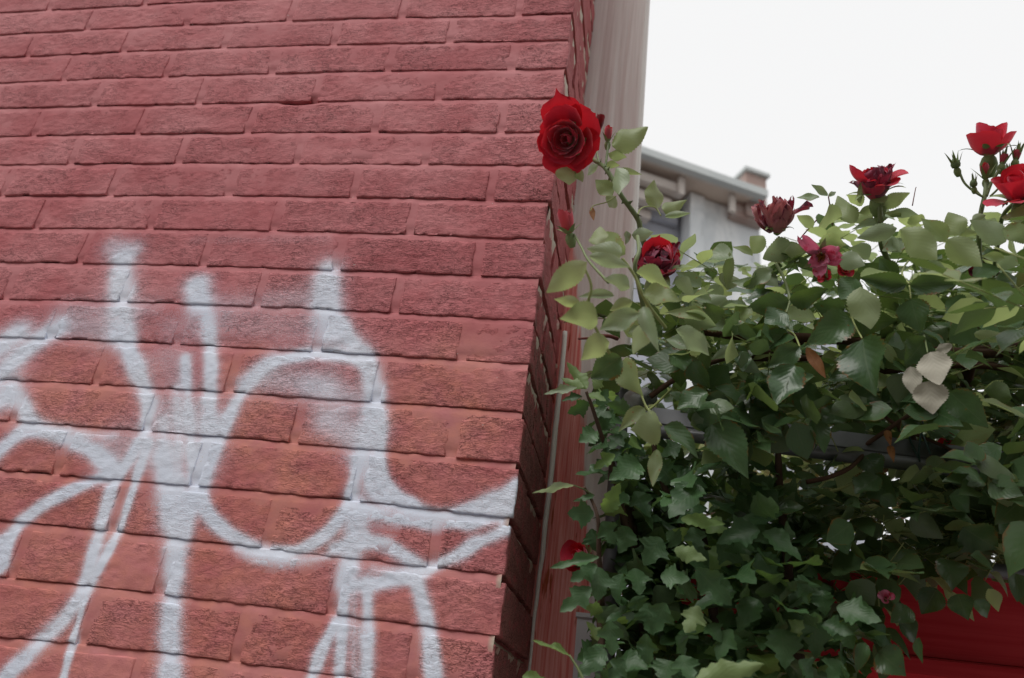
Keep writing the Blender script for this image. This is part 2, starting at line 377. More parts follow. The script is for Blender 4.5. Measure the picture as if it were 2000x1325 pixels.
for k in range(K0, K1):
    xs = [x for x in HX[k]]
    edges = [LEFT] + xs + [0.0]
    inview = 0 <= k <= 18
    for i in range(len(edges) - 1):
        a, b = edges[i], edges[i + 1]
        if b - a < 0.03: continue
        last = i == len(edges) - 2
        xa = a + (GH + random.uniform(-.001, .001) if i else 0); xb = b - (0 if last else GH + random.uniform(-.001, .001))
        if last: xb += random.uniform(-.003, .0025) + (0.0015 if k % 2 else 0)
        t0, t1 = random.uniform(-.0008, .0008), random.uniform(-.0008, .0008)
        zt = lambda x, k=k, t=t0: zJ(k, x) - GB + t
        zb_ = lambda x, k=k, t=t1: zJ(k + 1, x) + GB + t
        y0 = random.uniform(-.0006, .0006)
        depth = (0.2015 if k % 2 else 0.092) if last else 0.055
        vis = inview and b > -1.2
        P, F, A = brick_mesh(xa, xb, y0, y0 + depth, zb_, zt, nb, side=last, step=0.0032 if vis else 0.012)
        A["rough"] = np.full(len(P), (0.35 if (last and k % 2) else 0.0) + random.uniform(-.12, .22) + (0.12 if a > -.6 else -.05))
        c = Vector(((xa + xb) / 2, y0 + depth / 2, float(zJ(k, (xa + xb) / 2)) - PITCH_Z / 2))
        link("brick", mesh("brick", P - np.array(c), F, M_BRICK, attrs=A), wall, c - wall_base); nb += 1
    # bricks of the return face
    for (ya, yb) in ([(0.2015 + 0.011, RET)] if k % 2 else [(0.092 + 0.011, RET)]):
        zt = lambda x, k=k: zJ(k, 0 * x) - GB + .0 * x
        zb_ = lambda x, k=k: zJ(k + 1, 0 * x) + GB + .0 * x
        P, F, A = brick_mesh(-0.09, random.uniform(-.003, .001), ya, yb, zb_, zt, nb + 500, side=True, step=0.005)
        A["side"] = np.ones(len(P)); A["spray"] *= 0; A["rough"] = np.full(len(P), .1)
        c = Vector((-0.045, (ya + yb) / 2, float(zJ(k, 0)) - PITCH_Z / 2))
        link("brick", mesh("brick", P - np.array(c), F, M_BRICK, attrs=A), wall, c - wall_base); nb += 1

def mortar():
    # one sheet over the front: tooled so that each bed joint is deepest right under the brick above
    X = np.concatenate([np.linspace(LEFT, -1.2, 40)[:-1], np.arange(-1.2, -0.0035, 0.0042), [-0.0035]])
    rows = []
    for k in range(K0, K1):
        for t in np.linspace(0, 1, 8): rows.append((k, t * 2 - 1, None))
        for t in (.2, .4, .6, .8): rows.append((k, None, t))
    Zs, Ys, bare = [], [], []
    for (k, j, t) in rows:
        zj = zJ(k, X)
        if t is None:
            z = zj - j * (GB + .0012); f = (j + 1) / 2
            y = 0.0032 - 0.0026 * f ** 0.7 + 0 * X
            if f < .12: y = y + 0.002
        else:
            z = zj - GB + (zJ(k + 1, X) + 2 * GB - zj) * t - 0.001; y = 0.0010 + 0 * X
        Zs.append(z); Ys.append(y)
    Z = np.array(Zs); Y = np.array(Ys); XX = np.broadcast_to(X, Z.shape)
    P = np.stack([XX.ravel(), Y.ravel(), Z.ravel()], 1)
    n1 = fbm(P * [16, 1, 16], 21, 2); n2 = fbm(P * [70, 1, 110], 23, 2)
    P[:, 1] += 0.0007 * n1 + 0.0004 * n2 + .0001
    hole = at(585, 198); d = np.hypot((P[:, 0] - hole[0]) / .030, (P[:, 2] - hole[2]) / .006); P[:, 1] += 0.012 * np.exp(-d ** 4)
    hole = at(632, 209); d = np.hypot((P[:, 0] - hole[0]) / .012, (P[:, 2] - hole[2]) / .004); P[:, 1] += 0.010 * np.exp(-d ** 4)
    spray, warm = paint(P[:, 0], P[:, 2])
    isj = np.repeat(np.array([0 if t is None else 1 for (k, j, t) in rows]) == 0, len(X))
    bare = np.clip((P[:, 0] + 0.011) / 0.006, 0, 1) * np.clip((1.95 - P[:, 2]) / .2, .1, 1) * isj
    P[:, 1] -= 0.0045 * np.clip((P[:, 0] + 0.011) / 0.006, 0, 1) * np.clip((1.9 - P[:, 2]) / .2, 0, 1) * isj * (.6 + .8 * vnoise(P * [90, 1, 150], 71))
    F = grid_faces(len(rows), len(X))[:, ::-1]
    P -= np.array(wall_base)
    o = link("mortar", mesh("mortar", P, F, M_MORTAR, attrs=dict(spray=spray * .80 * (1 - bare), warm=warm, bare=bare)), wall)
    # the return's own mortar
    Yv = np.arange(0.004, RET, 0.005); rows2 = []
    for k in range(K0, K1):
        for t in np.linspace(0, 1, 8): rows2.append((k, t * 2 - 1, None))
        rows2.append((k, None, .5))
    Zs, Xs, B = [], [], []
    for (k, j, t) in rows2:
        zj = float(zJ(k, 0))
        if t is None:
            f = (j + 1) / 2; Zs.append(zj - j * (GB + .0012) + 0 * Yv); Xs.append(-0.0115 + 0.0095 * f ** 1.3 + 0 * Yv); B.append((f > .55) * 1.0 + 0 * Yv)
        else:
            Zs.append(zj - PITCH_Z / 2 + 0 * Yv); Xs.append(-0.006 + 0 * Yv); B.append(.3 + 0 * Yv)
    Z = np.array(Zs); X2 = np.array(Xs); YY = np.broadcast_to(Yv, Z.shape)
    P = np.stack([X2.ravel(), YY.ravel(), Z.ravel()], 1); P[:, 0] += 0.0022 * fbm(P * [1, 60, 60], 31, 2); P[:, 2] += 0.0012 * fbm(P * [1, 90, 60], 37, 2)
    F = grid_faces(len(rows2), len(Yv))[:, ::-1]
    P -= np.array(wall_base); z = np.zeros(len(P))
    link("mortar", mesh("mortar", P, F, M_MORTAR, attrs=dict(spray=z, warm=z, bare=np.array(B).ravel())), wall)
mortar()
V, F = box_vf((LEFT, 0.045, 0), (-0.02, RET - .004, Z0 - PITCH_Z * K0 - .01))
link("wall_core", mesh("wall_core", np.array(V) - np.array(wall_base), F, M_MORTAR, smooth=False, attrs=dict(spray=np.zeros(8), warm=np.zeros(8), bare=np.zeros(8))), wall)
V, F = box_vf((LEFT, 0.002, 0), (-0.001, RET, Z0 - PITCH_Z * K1 - .002))
link("wall_foot", mesh("wall_foot", np.array(V) - np.array(wall_base), F, M_BRICK, smooth=False, attrs=dict(spray=np.zeros(8), warm=np.zeros(8), bare=np.zeros(8), side=np.zeros(8), rough=np.zeros(8))), wall)

# ------------------------------------------------------------------ weathered post behind the corner
def post():
    M = Mat("weathered_wood", 0.85, 0.2)
    g1 = M.noise((260, 60, 5), 4, .65, .6); g2 = M.noise((60, 20, 1.6), 3, .6, .4)
    c = M.mix(M.ramp(g1, .35, .65), srgb(218, 212, 208), srgb(226, 221, 217))
    c = M.mix(M.ramp(g2, .4, .65, 0, .6), c, srgb(202, 188, 184))
    c = M.mix(M.ramp(M.noise((130, 40, 9), 3), .62, .7, 0, .6), c, srgb(216, 216, 212))
    rm = M.math('ADD', M.attr("red"), M.math('MULTIPLY', M.math('SUBTRACT', M.noise((90, 30, 6), 4, .65, .5), .5), .9))
    redc = M.mix(M.ramp(g1, .35, .65), srgb(214, 112, 106), srgb(232, 166, 158))
    redc = M.mix(M.ramp(M.noise((110, 40, 14), 3), .6, .68), redc, srgb(168, 82, 56))
    redc = M.mix(M.ramp(g1, .3, .22), redc, srgb(104, 42, 40))
    c = M.mix(M.ramp(rm, .38, .62), c, redc)
    M.col(c); M.bump(M.math('ADD', g1, M.math('MULTIPLY', g2, .8)), .16, .003)
    base = Vector((0.055, 0.35, 0))
    t = thing("wooden_post", "tall weathered grey wooden post behind the brick corner, its lower part stained red", "post", base)
    X = np.linspace(-0.03, 0.117, 60); Zv = np.concatenate([np.linspace(0, 1.5, 8)[:-1], np.arange(1.5, 3.6, 0.012), np.linspace(3.6, 4.6, 6)])
    z, x = np.meshgrid(Zv, X, indexing='ij'); P = np.stack([x.ravel(), np.full(x.size, RET + .003), z.ravel()], 1)
    gnarl = np.clip((2.15 - P[:, 2]) / .3, 0, 1)
    P[:, 1] += 0.0012 * fbm(np.stack([P[:, 0] * 160 + 1.5 * np.sin(P[:, 2] * 3), 0 * P[:, 0], P[:, 2] * 2.2], 1), 41, 3)
    P[:, 1] += gnarl * 0.006 * fbm(np.stack([P[:, 0] * 45 + 2.2 * np.sin(P[:, 2] * 9 + P[:, 0] * 30), 0 * P[:, 0], P[:, 2] * 7], 1), 47, 2)
    P[:, 1] = np.maximum(P[:, 1], RET + .0008)
    P[:, 1] += np.clip((P[:, 0] - .110) / .007, 0, 1) ** 2 * .006
    edge = np.interp(P[:, 2], [1.2, 1.75, 2.0, 2.14, 2.30, 2.42, 2.9], [.10, .085, .058, .040, .022, .004, -.09])
    red = np.clip(.5 + (edge - P[:, 0]) / .035, 0, 1)
    Fa = grid_faces(len(Zv), len(X))
    link("board", mesh("board", P - np.array(base), Fa, M.m, attrs=dict(red=red)), t)
    V, F = box_vf((-0.03, RET + .012, 0), (0.1165, RET + .13, 4.6))
    link("post_core", mesh("post_core", np.array(V) - np.array(base), F, M.m, smooth=False, attrs=dict(red=np.zeros(8))), t)
post()

# white panel, cord
def small_fixtures():
    M = Mat("white_paint", 0.5, 0.4)
    M.col(M.mix(M.ramp(M.noise((30, 30, 12), 4), .35, .7), srgb(206, 206, 210), srgb(226, 226, 228)))
    a = at(1128, 1206, .262); b = at(1205, 1206, .262)
    base = Vector((float(a[0] + .03), .27, 0)); t = thing("white_panel", "white painted panel fixed low on the red stained post behind the shrub", "panel", base)
    V, F = box_vf((a[0], .256, 0.02), (b[0], .279, a[2])); link("board", mesh("panel_board", np.array(V) - np.array(base), F, M.m, smooth=False), t)
    V, F = box_vf((a[0] - .002, .2535, a[2] - .006), (b[0] + .002, .2795, a[2])); link("top_edge", mesh("panel_edge", np.array(V) - np.array(base) + np.array([0, 0, .0062]), F, M.m, smooth=False), t)
    Mb = Mat("bolt_steel", 0.5, 0.5); Mb.col(srgb(96, 96, 100)); Mb.b.inputs["Metallic"].default_value = .6
    p = at(1154, 1255, .254); V, F = tube_vf([p + [0, .003, 0], p - [0, .003, 0]], [.0035, .003], 10, 3)
    link("bolt", mesh("bolt", V - np.array(base), F, Mb.m), t)
    Mc = Mat("cord_fibre", 0.85, 0.1); Mc.col(Mc.mix(Mc.noise((300, 300, 900), 2), srgb(214, 214, 208), srgb(238, 238, 232)))
    pts = [(1099, 648, .25), (1093, 720, .25), (1084, 800, .25), (1076, 880, .25), (1068, 960, .25), (1060, 1020, .255), (1055, 1080, .262), (1049, 1118, .268), (1044, 1165, .272), (1038, 1210, .274), (1033, 1262, .275), (1027, 1320, .275)]
    P = [at(*p) + np.array([.004, 0, 0]) for p in pts]; P.append(P[-1] + np.array([-.004, 0, -.25]))
    V, F = tube_vf(P, [.0042, .0046, .0042, .0032, .0024, .002], 8, 60, .12)
    o = P[-1]; tag(link("cord", mesh("cord", V - o, F, Mc.m), None, Vector(o)), "thin grey cord hanging down the joint between the brick corner and the post", "cord")
small_fixtures()
#@@REST@@
# ------------------------------------------------------------------ far building
def far_building():
    Mw = Mat("whitewashed_concrete", 0.9, 0.15)
    st = M_ = Mw.noise((1.6, 1.6, .35), 5, .65, .5)
    c = Mw.mix(Mw.ramp(st, .38, .68), srgb(206, 211, 213), srgb(240, 242, 241))
    c = Mw.mix(Mw.ramp(Mw.noise((.5, .5, 2.2), 4), .55, .75, 0, .6), c, srgb(160, 166, 168))
    c = Mw.mix(Mw.ramp(Mw.noise((6, 6, 1.0), 4, .6), .62, .72, 0, .5), c, srgb(140, 146, 144))
    Mw.col(c); Mw.bump(st, .3, .05)
    Mg = Mat("grey_render", 0.9, 0.15); Mg.col(Mg.mix(Mg.noise((.8, .8, .5), 4), srgb(170, 174, 184), srgb(190, 194, 203)))
    Mb = Mat("old_timber", 0.85, 0.2); Mb.col(Mb.mix(Mb.noise((2, 2, 7), 4), srgb(186, 176, 168), srgb(212, 205, 198)))
    Md = Mat("timber_soffit", 0.9, 0.1); Md.col(Md.mix(Md.noise((1.5, 1.5, 6), 3), srgb(200, 182, 168), srgb(216, 202, 190)))
    Mr = Mat("brick_band", 0.9, 0.15); Mr.col(Mr.mix(Mr.ramp(Mr.noise((1.1, 1.1, 1.6), 4), .4, .65), srgb(160, 138, 130), srgb(176, 164, 158)))
    Ml = Mat("lead_roof", 0.7, 0.3); Ml.col(Ml.mix(Ml.noise((1, 1, 1), 4), srgb(176, 182, 182), srgb(198, 202, 201)))
    D = 16.0
    # horizontal direction of the eave, from the line it makes in the photograph
    A = far(1252, 303, D)
    def ground_dir(uva, uvb):
        n = np.cross(raydir(*uva), raydir(*uvb)); d = np.cross(n, [0, 0, 1.0]); return d / np.linalg.norm(d)
    e = ground_dir((1252, 286), (1455, 357)); e = e if e @ RT > 0 else -e
    nrm = np.array([-e[1], e[0], 0]); nrm = nrm if nrm[1] > 0 else -nrm            # away from the viewer
    def on_face(u, v, off):
        """where the sight line meets the vertical plane parallel to the eave, off metres behind it"""
        d = raydir(u, v); Q = A + nrm * off; t = ((Q - CAM) @ nrm) / (d @ nrm); return CAM + t * d
    def bx(u0, u1, off0, off1, z0, z1):
        V = []
        for z in (z0, z1):
            for (s, o) in ((u0, off0), (u1, off0), (u1, off1), (u0, off1)): V.append(A + e * s + nrm * o + np.array([0, 0, z - A[2]]))
        return np.array(V), [(0, 3, 2, 1), (4, 5, 6, 7), (0, 1, 5, 4), (1, 2, 6, 5), (2, 3, 7, 6), (3, 0, 4, 7)]
    def S(P): return float((P - A) @ e)
    base = np.array([A[0], A[1], 0]) + e * 2 + nrm * 3
    t = thing("concrete_building", "distant whitewashed concrete building with timber eaves and a stubby brick chimney", "building", base)
    def part(name, vf, mat, parent=None, sm=False):
        V, F = vf; return link(name, mesh(name, V - base, F, mat.m, smooth=sm), t)
    # eave and roof edge
    z_lo = A[2]; z_hi = on_face(1252, 286, 0)[2]
    sR = S(on_face(1500, 395, 0)); sL = -9.0
    ov = .62
    part("roof_slab", bx(sL, sR, -.02, 9, z_hi - .16, z_hi), Ml)
    part("gutter", bx(sL, sR - .1, -.14, .02, z_hi - .30, z_hi - .13), Ml)
    part("eave_board", bx(sL, sR - .3, 0.04, .14, z_lo - .03, z_hi - .17), Mb)
    part("soffit", bx(sL, sR - .3, .15, 8.8, z_lo + .02, z_hi - .18), Md)
    # wall below the overhang
    c0 = on_face(1355, 375, ov); sC = S(c0)
    sE = S(on_face(1484, 460, ov)); part("wall", bx(sC, sE, ov, ov + 7, 0, z_lo - .02), Mw)
    part("corner_pier", bx(sC - .12, sC + .22, ov - .08, ov + .3, 0, z_lo - .03), Mw)
    part("side_wall", bx(sC - 6, sC - .0, ov + .5, ov + 7, 0, on_face(1300, 420, ov + .5)[2]), Mg)
    part("parapet", bx(sC - 6, sC - .2, ov + .32, ov + .48, on_face(1300, 420, ov + .5)[2] - .3, on_face(1300, 420, ov + .5)[2] + .02), Mg)
    # brick band below the eave at the far end
    s1 = S(on_face(1432, 400, .4)); zb = on_face(1470, 432, .4)[2]
    part("brick_band", bx(s1, sR + .2, .38, ov + .2, zb, z_lo + .01), Mr)
    # timber beams stepping back under the eave
    for i, (v0, v1, off, ue) in enumerate(((334, 350, .25, 1338), (370, 388, .45, 1312), (404, 422, .75, 1272))):
        p0 = on_face(1252, v0, off); p1 = on_face(1252, v1, off); se = S(on_face(ue, v0 + .36 * (ue - 1252), off))
        part("beam", bx(sL, se, off, off + .22, p1[2], p0[2]), Mb)
    for u in (1330, 1428):
        p = on_face(u, 340, .2); part("strut", bx(S(p) - .06, S(p) + .08, .16, .24, z_lo - .5, z_lo - .04), Mb)
    part("back_wall", bx(sL, sC - .3, ov + 2.2, ov + 2.4, on_face(1300, 420, ov + .5)[2] + .03, z_lo - .01), Md)
    # chimney at the end of the roof
    sa, sb = S(on_face(1457, 350, .3)), S(on_face(1496, 350, .3)); zt = on_face(1480, 343, .3)[2]
    part("chimney", bx(sa, sb, .3, 1.5, zb + .05, zt), Mr)
    part("chimney_cap", bx(sa - .06, sb + .06, .22, 1.58, zt + .003, zt + .09), Ml)
    for s in np.linspace(S(on_face(1400, 335, .3)), S(on_face(1452, 352, .3)), 5):
        part("ridge_stub", bx(s, s + .1, .3, .45, z_hi + .002, z_hi + random.uniform(.04, .2)), Ml)
    # low dark annex roof further right
    p = far(1500, 520, 18); q = far(1490, 505, 18)
    b2 = np.array([p[0] + 1.2, p[1] + 1.5, 0]); t2 = thing("side_building", "low grey annex with a dark sloping roof edge glimpsed beside the whitewashed building", "building", b2)
    L0 = p + np.array([-.55, 0, 0])
    V = np.array([L0, L0 + [2.6, .4, -1.15], L0 + [2.6, 2.6, -1.15], L0 + [0, 2.2, 0]]); V = np.concatenate([V, V + [0, 0, .1]])
    Fb = [(0, 3, 2, 1), (4, 5, 6, 7), (0, 1, 5, 4), (1, 2, 6, 5), (2, 3, 7, 6), (3, 0, 4, 7)]
    link("roof", mesh("annex_roof", V - b2, Fb, mat_simple("dark_slate", (70, 74, 80), .7).m, smooth=False), t2)
    lo = V[:4] + [0, 0.12, -.02]; gnd = lo.copy(); gnd[:, 2] = 0
    link("wall", mesh("annex_wall", np.concatenate([gnd, lo]) - b2, Fb, Mg.m, smooth=False), t2)
def mat_simple(name, c, rough=.6, spec=.3, metal=0.0, var=.18, sc=(60, 60, 60)):
    M = Mat(name, rough, spec); a = srgb(*c); M.b.inputs["Metallic"].default_value = metal
    M.col(M.mix(M.noise(sc, 3), rgb(*(x * (1 - var) for x in a[:3])), rgb(*(min(1, x * (1 + var)) for x in a[:3])))); return M
far_building()

# ------------------------------------------------------------------ red fascia below the roses
def fascia():
    M = Mat("red_painted_board", 0.6, 0.2)
    g = M.noise((3, 30, 95), 4, .6, .5)
    M.col(M.mix(M.ramp(g, .35, .65), srgb(188, 38, 48), srgb(200, 54, 62))); M.bump(g, .25, .002)
    yf = 0.42
    b0, b1 = at(1750, 1284, yf), at(2000, 1312, yf); zb = float((b0[2] + b1[2]) / 2); zt = float(at(1850, 1110, yf)[2])
    x0, x1 = 0.16, 3.2
    base = np.array([1.5, .7, zb - .05]); t = thing("shop_fascia", "dark red painted wooden fascia board with a thin bottom moulding below the roses", "fascia board", base)
    def part(n, lo, hi): V, F = box_vf(lo, hi); return link(n, mesh(n, np.array(V) - base, F, M.m, smooth=False), t)
    part("board", (x0, yf, zb + .006), (x1, yf + .04, zt))
    part("moulding", (x0, yf - .016, zb - .022), (x1, yf + .02, zb))
    part("moulding_lip", (x0, yf - .008, zb + .0005), (x1, yf - .001, zb + .004))
    part("soffit", (x0, yf + .021, zb - .018), (x1, yf + .75, zb - .004))
    part("top_board", (x0, yf + .041, zt - .03), (x1, yf + .75, zt - .004))
    part("back_board", (x0, yf + .751, 0.0), (x1, yf + .80, zt - .01))
fascia()

# ------------------------------------------------------------------ unseen terrace behind the viewer, added to block the low sky light
def across_street():
    M = Mat("brown_brick", .9, .15); M.col(M.mix(M.noise((4, 4, 12), 3), srgb(112, 84, 74), srgb(134, 104, 92)))
    G = mat_simple("window_glass", (40, 46, 52), .1, .5)
    base = np.array([0, -13.0, 0]); t = thing("added_terrace", "unseen brown brick terrace added across the street to block low sky light", "building", base)
    def part(n, lo, hi, m): V, F = box_vf(lo, hi); return link(n, mesh(n, np.array(V) - base, F, m.m, smooth=False), t)
    part("wall", (-24, -20, 0), (24, -9.5, 8.3), M); part("cornice", (-24.1, -9.499, 7.9), (24.1, -9.2, 8.4), M)
    for k in range(14):
        for z in (1.2, 4.6): part("window", (-22.6 + 3.3 * k, -9.498, z), (-21.3 + 3.3 * k, -9.46, z + 1.8), G)
across_street()

# ------------------------------------------------------------------ metal trellis
M_STEEL = mat_simple("dark_grey_steel", (112, 114, 118), .4, .5, .25, .2, (40, 40, 40))
def trellis():
    yr = 0.10
    p0, p1 = at(1430, 836, yr), at(1900, 896, yr + .03); d = (p1 - p0) / np.linalg.norm(p1 - p0)
    a, b = p0 - d * .12, p1 + d * 1.2
    base = np.array([float(p0[0]), yr + .05, 0]); t = thing("metal_trellis", "dark grey metal rail and upright carrying the climbing rose", "trellis", base)
    # rail: flat web with a rolled lower lip, extruded along a-b
    h = float(mm_px(p0) * 50); prof = [(0, h), (.004, h)] + [(.004, .010)]
    for k in range(13):
        th = math.pi * .5 - k * math.pi * 1.55 / 12; prof.append((-.004 + .0105 * math.cos(th + .35), .0 + .0105 * math.sin(th + .35)))
    prof += [(-.012, .004), (0, .012)]
    V, n = [], len(prof)
    for q in np.linspace(0, 1, 12):
        P = a + (b - a) * q + np.array([0, 0, -h * .55])
        for (yy, zz) in prof: V.append(P + np.array([0, yy, zz]))
    F = [(i * n + j, i * n + (j + 1) % n, (i + 1) * n + (j + 1) % n, (i + 1) * n + j) for i in range(11) for j in range(n)]
    F += [tuple(range(n))[::-1], tuple(range(11 * n, 12 * n))]
    link("rail", mesh("rail", np.array(V) - base, F, M_STEEL.m), t)
    p = at(1201, 980, .20); top = at(1240, 800, .20)
    V, F = tube_vf([np.array([p[0], p[1], 0]), p, np.array([p[0], p[1], top[2]])], [.0125, .0125], 12, 12); link("upright", mesh("upright", V - base, F, M_STEEL.m), t)
    q0, q1 = at(1835, 1106, .33), at(1905, 1112, .33); dd = (q1 - q0)
    V, F = tube_vf([q0 - dd * 3, q1 + dd * 12], [.011, .011], 12, 8); link("lower_rail", mesh("lower_rail", V - base, F, M_STEEL.m), t)
    # grey wrap on the upright's top
    Mw = mat_simple("grey_plastic", (170, 172, 176), .35, .5, 0, .1)
    c = at(1240, 790, .14); V, F = tube_vf([c + [-.012, 0, -.012], c + [.0, -.006, .003], c + [.014, 0, .012], c + [.03, .004, .014]], [.010, .016, .013, .008], 14, 24, .28)
    tag(link("plastic_wrap", mesh("plastic_wrap", V - c, F, Mw.m), None, Vector(c)), "crumpled pale grey plastic wrapped round the upright among the shrub tips", "plastic wrap")
    Mt = mat_simple("green_wire", (38, 66, 62), .5, .4)
    k = at(1791, 860, yr); c = k
    ring = [k + np.array([.004 * math.sin(th * 2), -.02 * math.cos(th) , .030 * math.sin(th) + .002]) for th in np.linspace(0, 2 * math.pi, 17)]
    V, F = tube_vf(ring + [ring[-1] + np.array([.004, -.008, -.03])], [.0012, .0012], 6, 60)
    tag(link("plant_tie", mesh("plant_tie", V - c, F, Mt.m), None, Vector(c)), "thin green wire tie looped over the dark grey rail", "plant tie")
trellis()

# ------------------------------------------------------------------ leaves
def leaf_mat(name, dark, light, under, trans, tw=.38, rough=.42, spot=0.0, spotc=(120, 60, 30)):
    M = Mat(name, rough, 0.45)
    oi = M.n("ShaderNodeObjectInfo"); ge = M.n("ShaderNodeNewGeometry")
    rnd = M.math('FRACT', M.math('ADD', oi.outputs["Random"], ge.outputs["Random Per Island"]))
    c = M.mix(rnd, dark, light)
    blot = M.noise((55, 55, 55), 3, .6)
    c = M.mix(M.ramp(blot, .4, .7, 0, .35), c, light)
    uv = M.n("ShaderNodeUVMap"); sx = M.n("ShaderNodeSeparateXYZ"); M.t.links.new(uv.outputs[0], sx.inputs[0])
    ax = M.math('ABSOLUTE', M.math('SUBTRACT', sx.outputs[0], .5))
    mid = M.ramp(ax, .0, .03, 1, 0)
    vw = M.math('SINE', M.math('MULTIPLY', M.math('SUBTRACT', sx.outputs[1], M.math('MULTIPLY', ax, .9)), 46.0))
    vein = M.ramp(vw, .86, 1.0)
    c = M.mix(M.math('MULTIPLY', M.math('MAXIMUM', mid, M.math('MULTIPLY', vein, .3)), .45), c, under)
    if spot:
        sp = M.ramp(M.noise((130, 130, 130), 3, .65), .69 - .1 * spot, .76 - .1 * spot); c = M.mix(sp, c, srgb(*spotc))
        ed = M.ramp(M.math('ADD', M.math('MULTIPLY', ax, 1.2), M.math('MULTIPLY', M.noise((70, 70, 70), 3), .6)), .86, .95); c = M.mix(ed, c, srgb(*spotc))
    c = M.mix(ge.outputs["Backfacing"], c, M.mix(rnd, under, M.mix(.4, under, light)))
    M.col(c)
    M.bump(M.math('ADD', M.math('MULTIPLY', vw, -.16), M.math('MULTIPLY', blot, 1.0)), .3, .0012)
    tr = M.n("ShaderNodeBsdfTranslucent"); M.t.links.new(M.mix(rnd, trans, M.mix(.5, trans, light)), tr.inputs["Color"])
    ms = M.n("ShaderNodeMixShader"); ms.inputs[0].default_value = tw
    M.t.links.new(M.b.outputs[0], ms.inputs[1]); M.t.links.new(tr.outputs[0], ms.inputs[2]); M.t.links.new(ms.outputs[0], M.out.inputs["Surface"])
    return M.m
L_ROSE = leaf_mat("rose_leaf", rgb(.036, .082, .036), rgb(.104, .190, .080), rgb(.14, .19, .105), rgb(.16, .24, .04), .3, .27, .12, (120, 84, 40))
L_BACKLIT = leaf_mat("backlit_rose_leaf", rgb(.205, .28, .115), rgb(.30, .375, .175), rgb(.36, .43, .235), rgb(.48, .58, .20), .5, .42, .7, (150, 84, 52))  # backlit glow of the upper leaves, put into a brighter yellow-green base colour
L_PALE = leaf_mat("pale_rose_leaf", rgb(.20, .285, .165), rgb(.30, .39, .235), rgb(.38, .46, .31), rgb(.42, .52, .22), .45, .34, .5, (150, 84, 52))
L_HIB = leaf_mat("shrub_leaf", rgb(.036, .088, .036), rgb(.092, .188, .076), rgb(.12, .18, .09), rgb(.13, .24, .03), .3, .42)
L_HIBY = leaf_mat("young_shrub_leaf", rgb(.12, .215, .062), rgb(.19, .31, .09), rgb(.25, .35, .15), rgb(.34, .50, .10), .42, .46)
L_DEAD = leaf_mat("dead_grey_leaf", rgb(.40, .38, .31), rgb(.52, .49, .41), rgb(.52, .50, .42), rgb(.4, .38, .3), .25, .8)
L_ORANGE = leaf_mat("withered_orange_leaf", rgb(.20, .075, .025), rgb(.34, .15, .05), rgb(.4, .2, .08), rgb(.4, .2, .04), .35, .7, .8, (96, 44, 26))

def leaf_shape(prof, serr, nrow, curl, fold, wave, cols=(-1, -.5, 0, .5, 1), seed=0, tooth=2):
    rs = np.random.RandomState(seed); T = np.linspace(0, 1, nrow); V, UV = [], []
    ph = rs.uniform(0, 6)
    for i, t in enumerate(T):
        w = np.interp(t, *prof); k = 1 + ((serr if i % 2 == 0 else -serr) if tooth == 2 else serr * math.cos(i * 2 * math.pi / 5)) * (0 < i < nrow - 1)
        for c in cols:
            x = c * w * (k if abs(c) == 1 else 1); y = t + (serr * .12 if abs(c) == 1 and i % 2 and tooth == 2 else 0)
            z = fold * abs(c) * w * (1 - .4 * t) - curl * (t - .3) ** 2 + wave * math.sin(t * 9 + ph + (2 if c < 0 else 0)) * c * w * 1.2 - .035 * math.sin(abs(c) * math.pi) * w * 2
            V.append((x, y, z)); UV.append((c * .5 + .5, t))
    return np.array(V), grid_faces(nrow, len(cols)), np.array(UV)
OV = np.linspace(0, 1, 26)
def ovate(pk, tip):
    w = np.power(np.sin(np.pi * np.power(OV, pk)).clip(0), .72) * (1 - (.45 + tip) * OV ** 2.2); return (OV, .5 * w / w.max())
OVATE = [ovate(.86, .15), ovate(.80, .3), ovate(.96, .1)]
LOBED = [([0, .03, .15, .30, .40, .47, .50, .53, .57, .61, .66, .72, .80, .90, 1], [.02, .10, .26, .40, .49, .50, .44, .34, .25, .22, .25, .25, .20, .11, 0]),
         ([0, .03, .13, .28, .42, .52, .55, .58, .62, .66, .71, .77, .84, .92, 1], [.02, .16, .35, .44, .49, .48, .42, .33, .27, .25, .27, .25, .18, .1, 0]),
         ([0, .03, .16, .30, .38, .43, .46, .49, .53, .58, .64, .70, .79, .90, 1], [.02, .10, .24, .41, .49, .49, .43, .32, .22, .20, .24, .26, .22, .12, 0])]
ROSE_SH = [leaf_shape(OVATE[i % 3], .055, 29, c, f, w, seed=i) for i, (c, f, w) in enumerate([(.12, .30, .08), (.30, .40, .10), (-.08, .22, .12), (.22, .52, .07), (.42, .32, .13), (.06, .38, .16)])]
HIB_SH = [leaf_shape(LOBED[i % 3], .10, 34, c, f, w, seed=20 + i, tooth=3) for i, (c, f, w) in enumerate([(.15, .2, .10), (.32, .3, .12), (.05, .15, .14), (.4, .42, .08), (.2, .1, .18), (.1, .35, .16)])]
LOW_ROSE = [leaf_shape(OVATE[i % 3], .03, 9, c, f, .06, (-1, 0, 1), 40 + i) for i, (c, f) in enumerate([(.15, .25), (.35, .35), (.0, .15)])]
LOW_HIB = [leaf_shape(LOBED[i % 3], .09, 22, c, f, .1, (-1, 0, 1), 50 + i, tooth=3) for i, (c, f) in enumerate([(.15, .25), (.3, .35), (.05, .15)])]
_leafmesh = {}
def leaf_mesh(kind, i, mat):
    key = (kind, i, mat.name)
    if key not in _leafmesh:
        V, F, UV = (ROSE_SH if kind == 'rose' else HIB_SH)[i]; _leafmesh[key] = mesh(kind + "_leaf", V, F, mat, uv=UV)
    return _leafmesh[key]
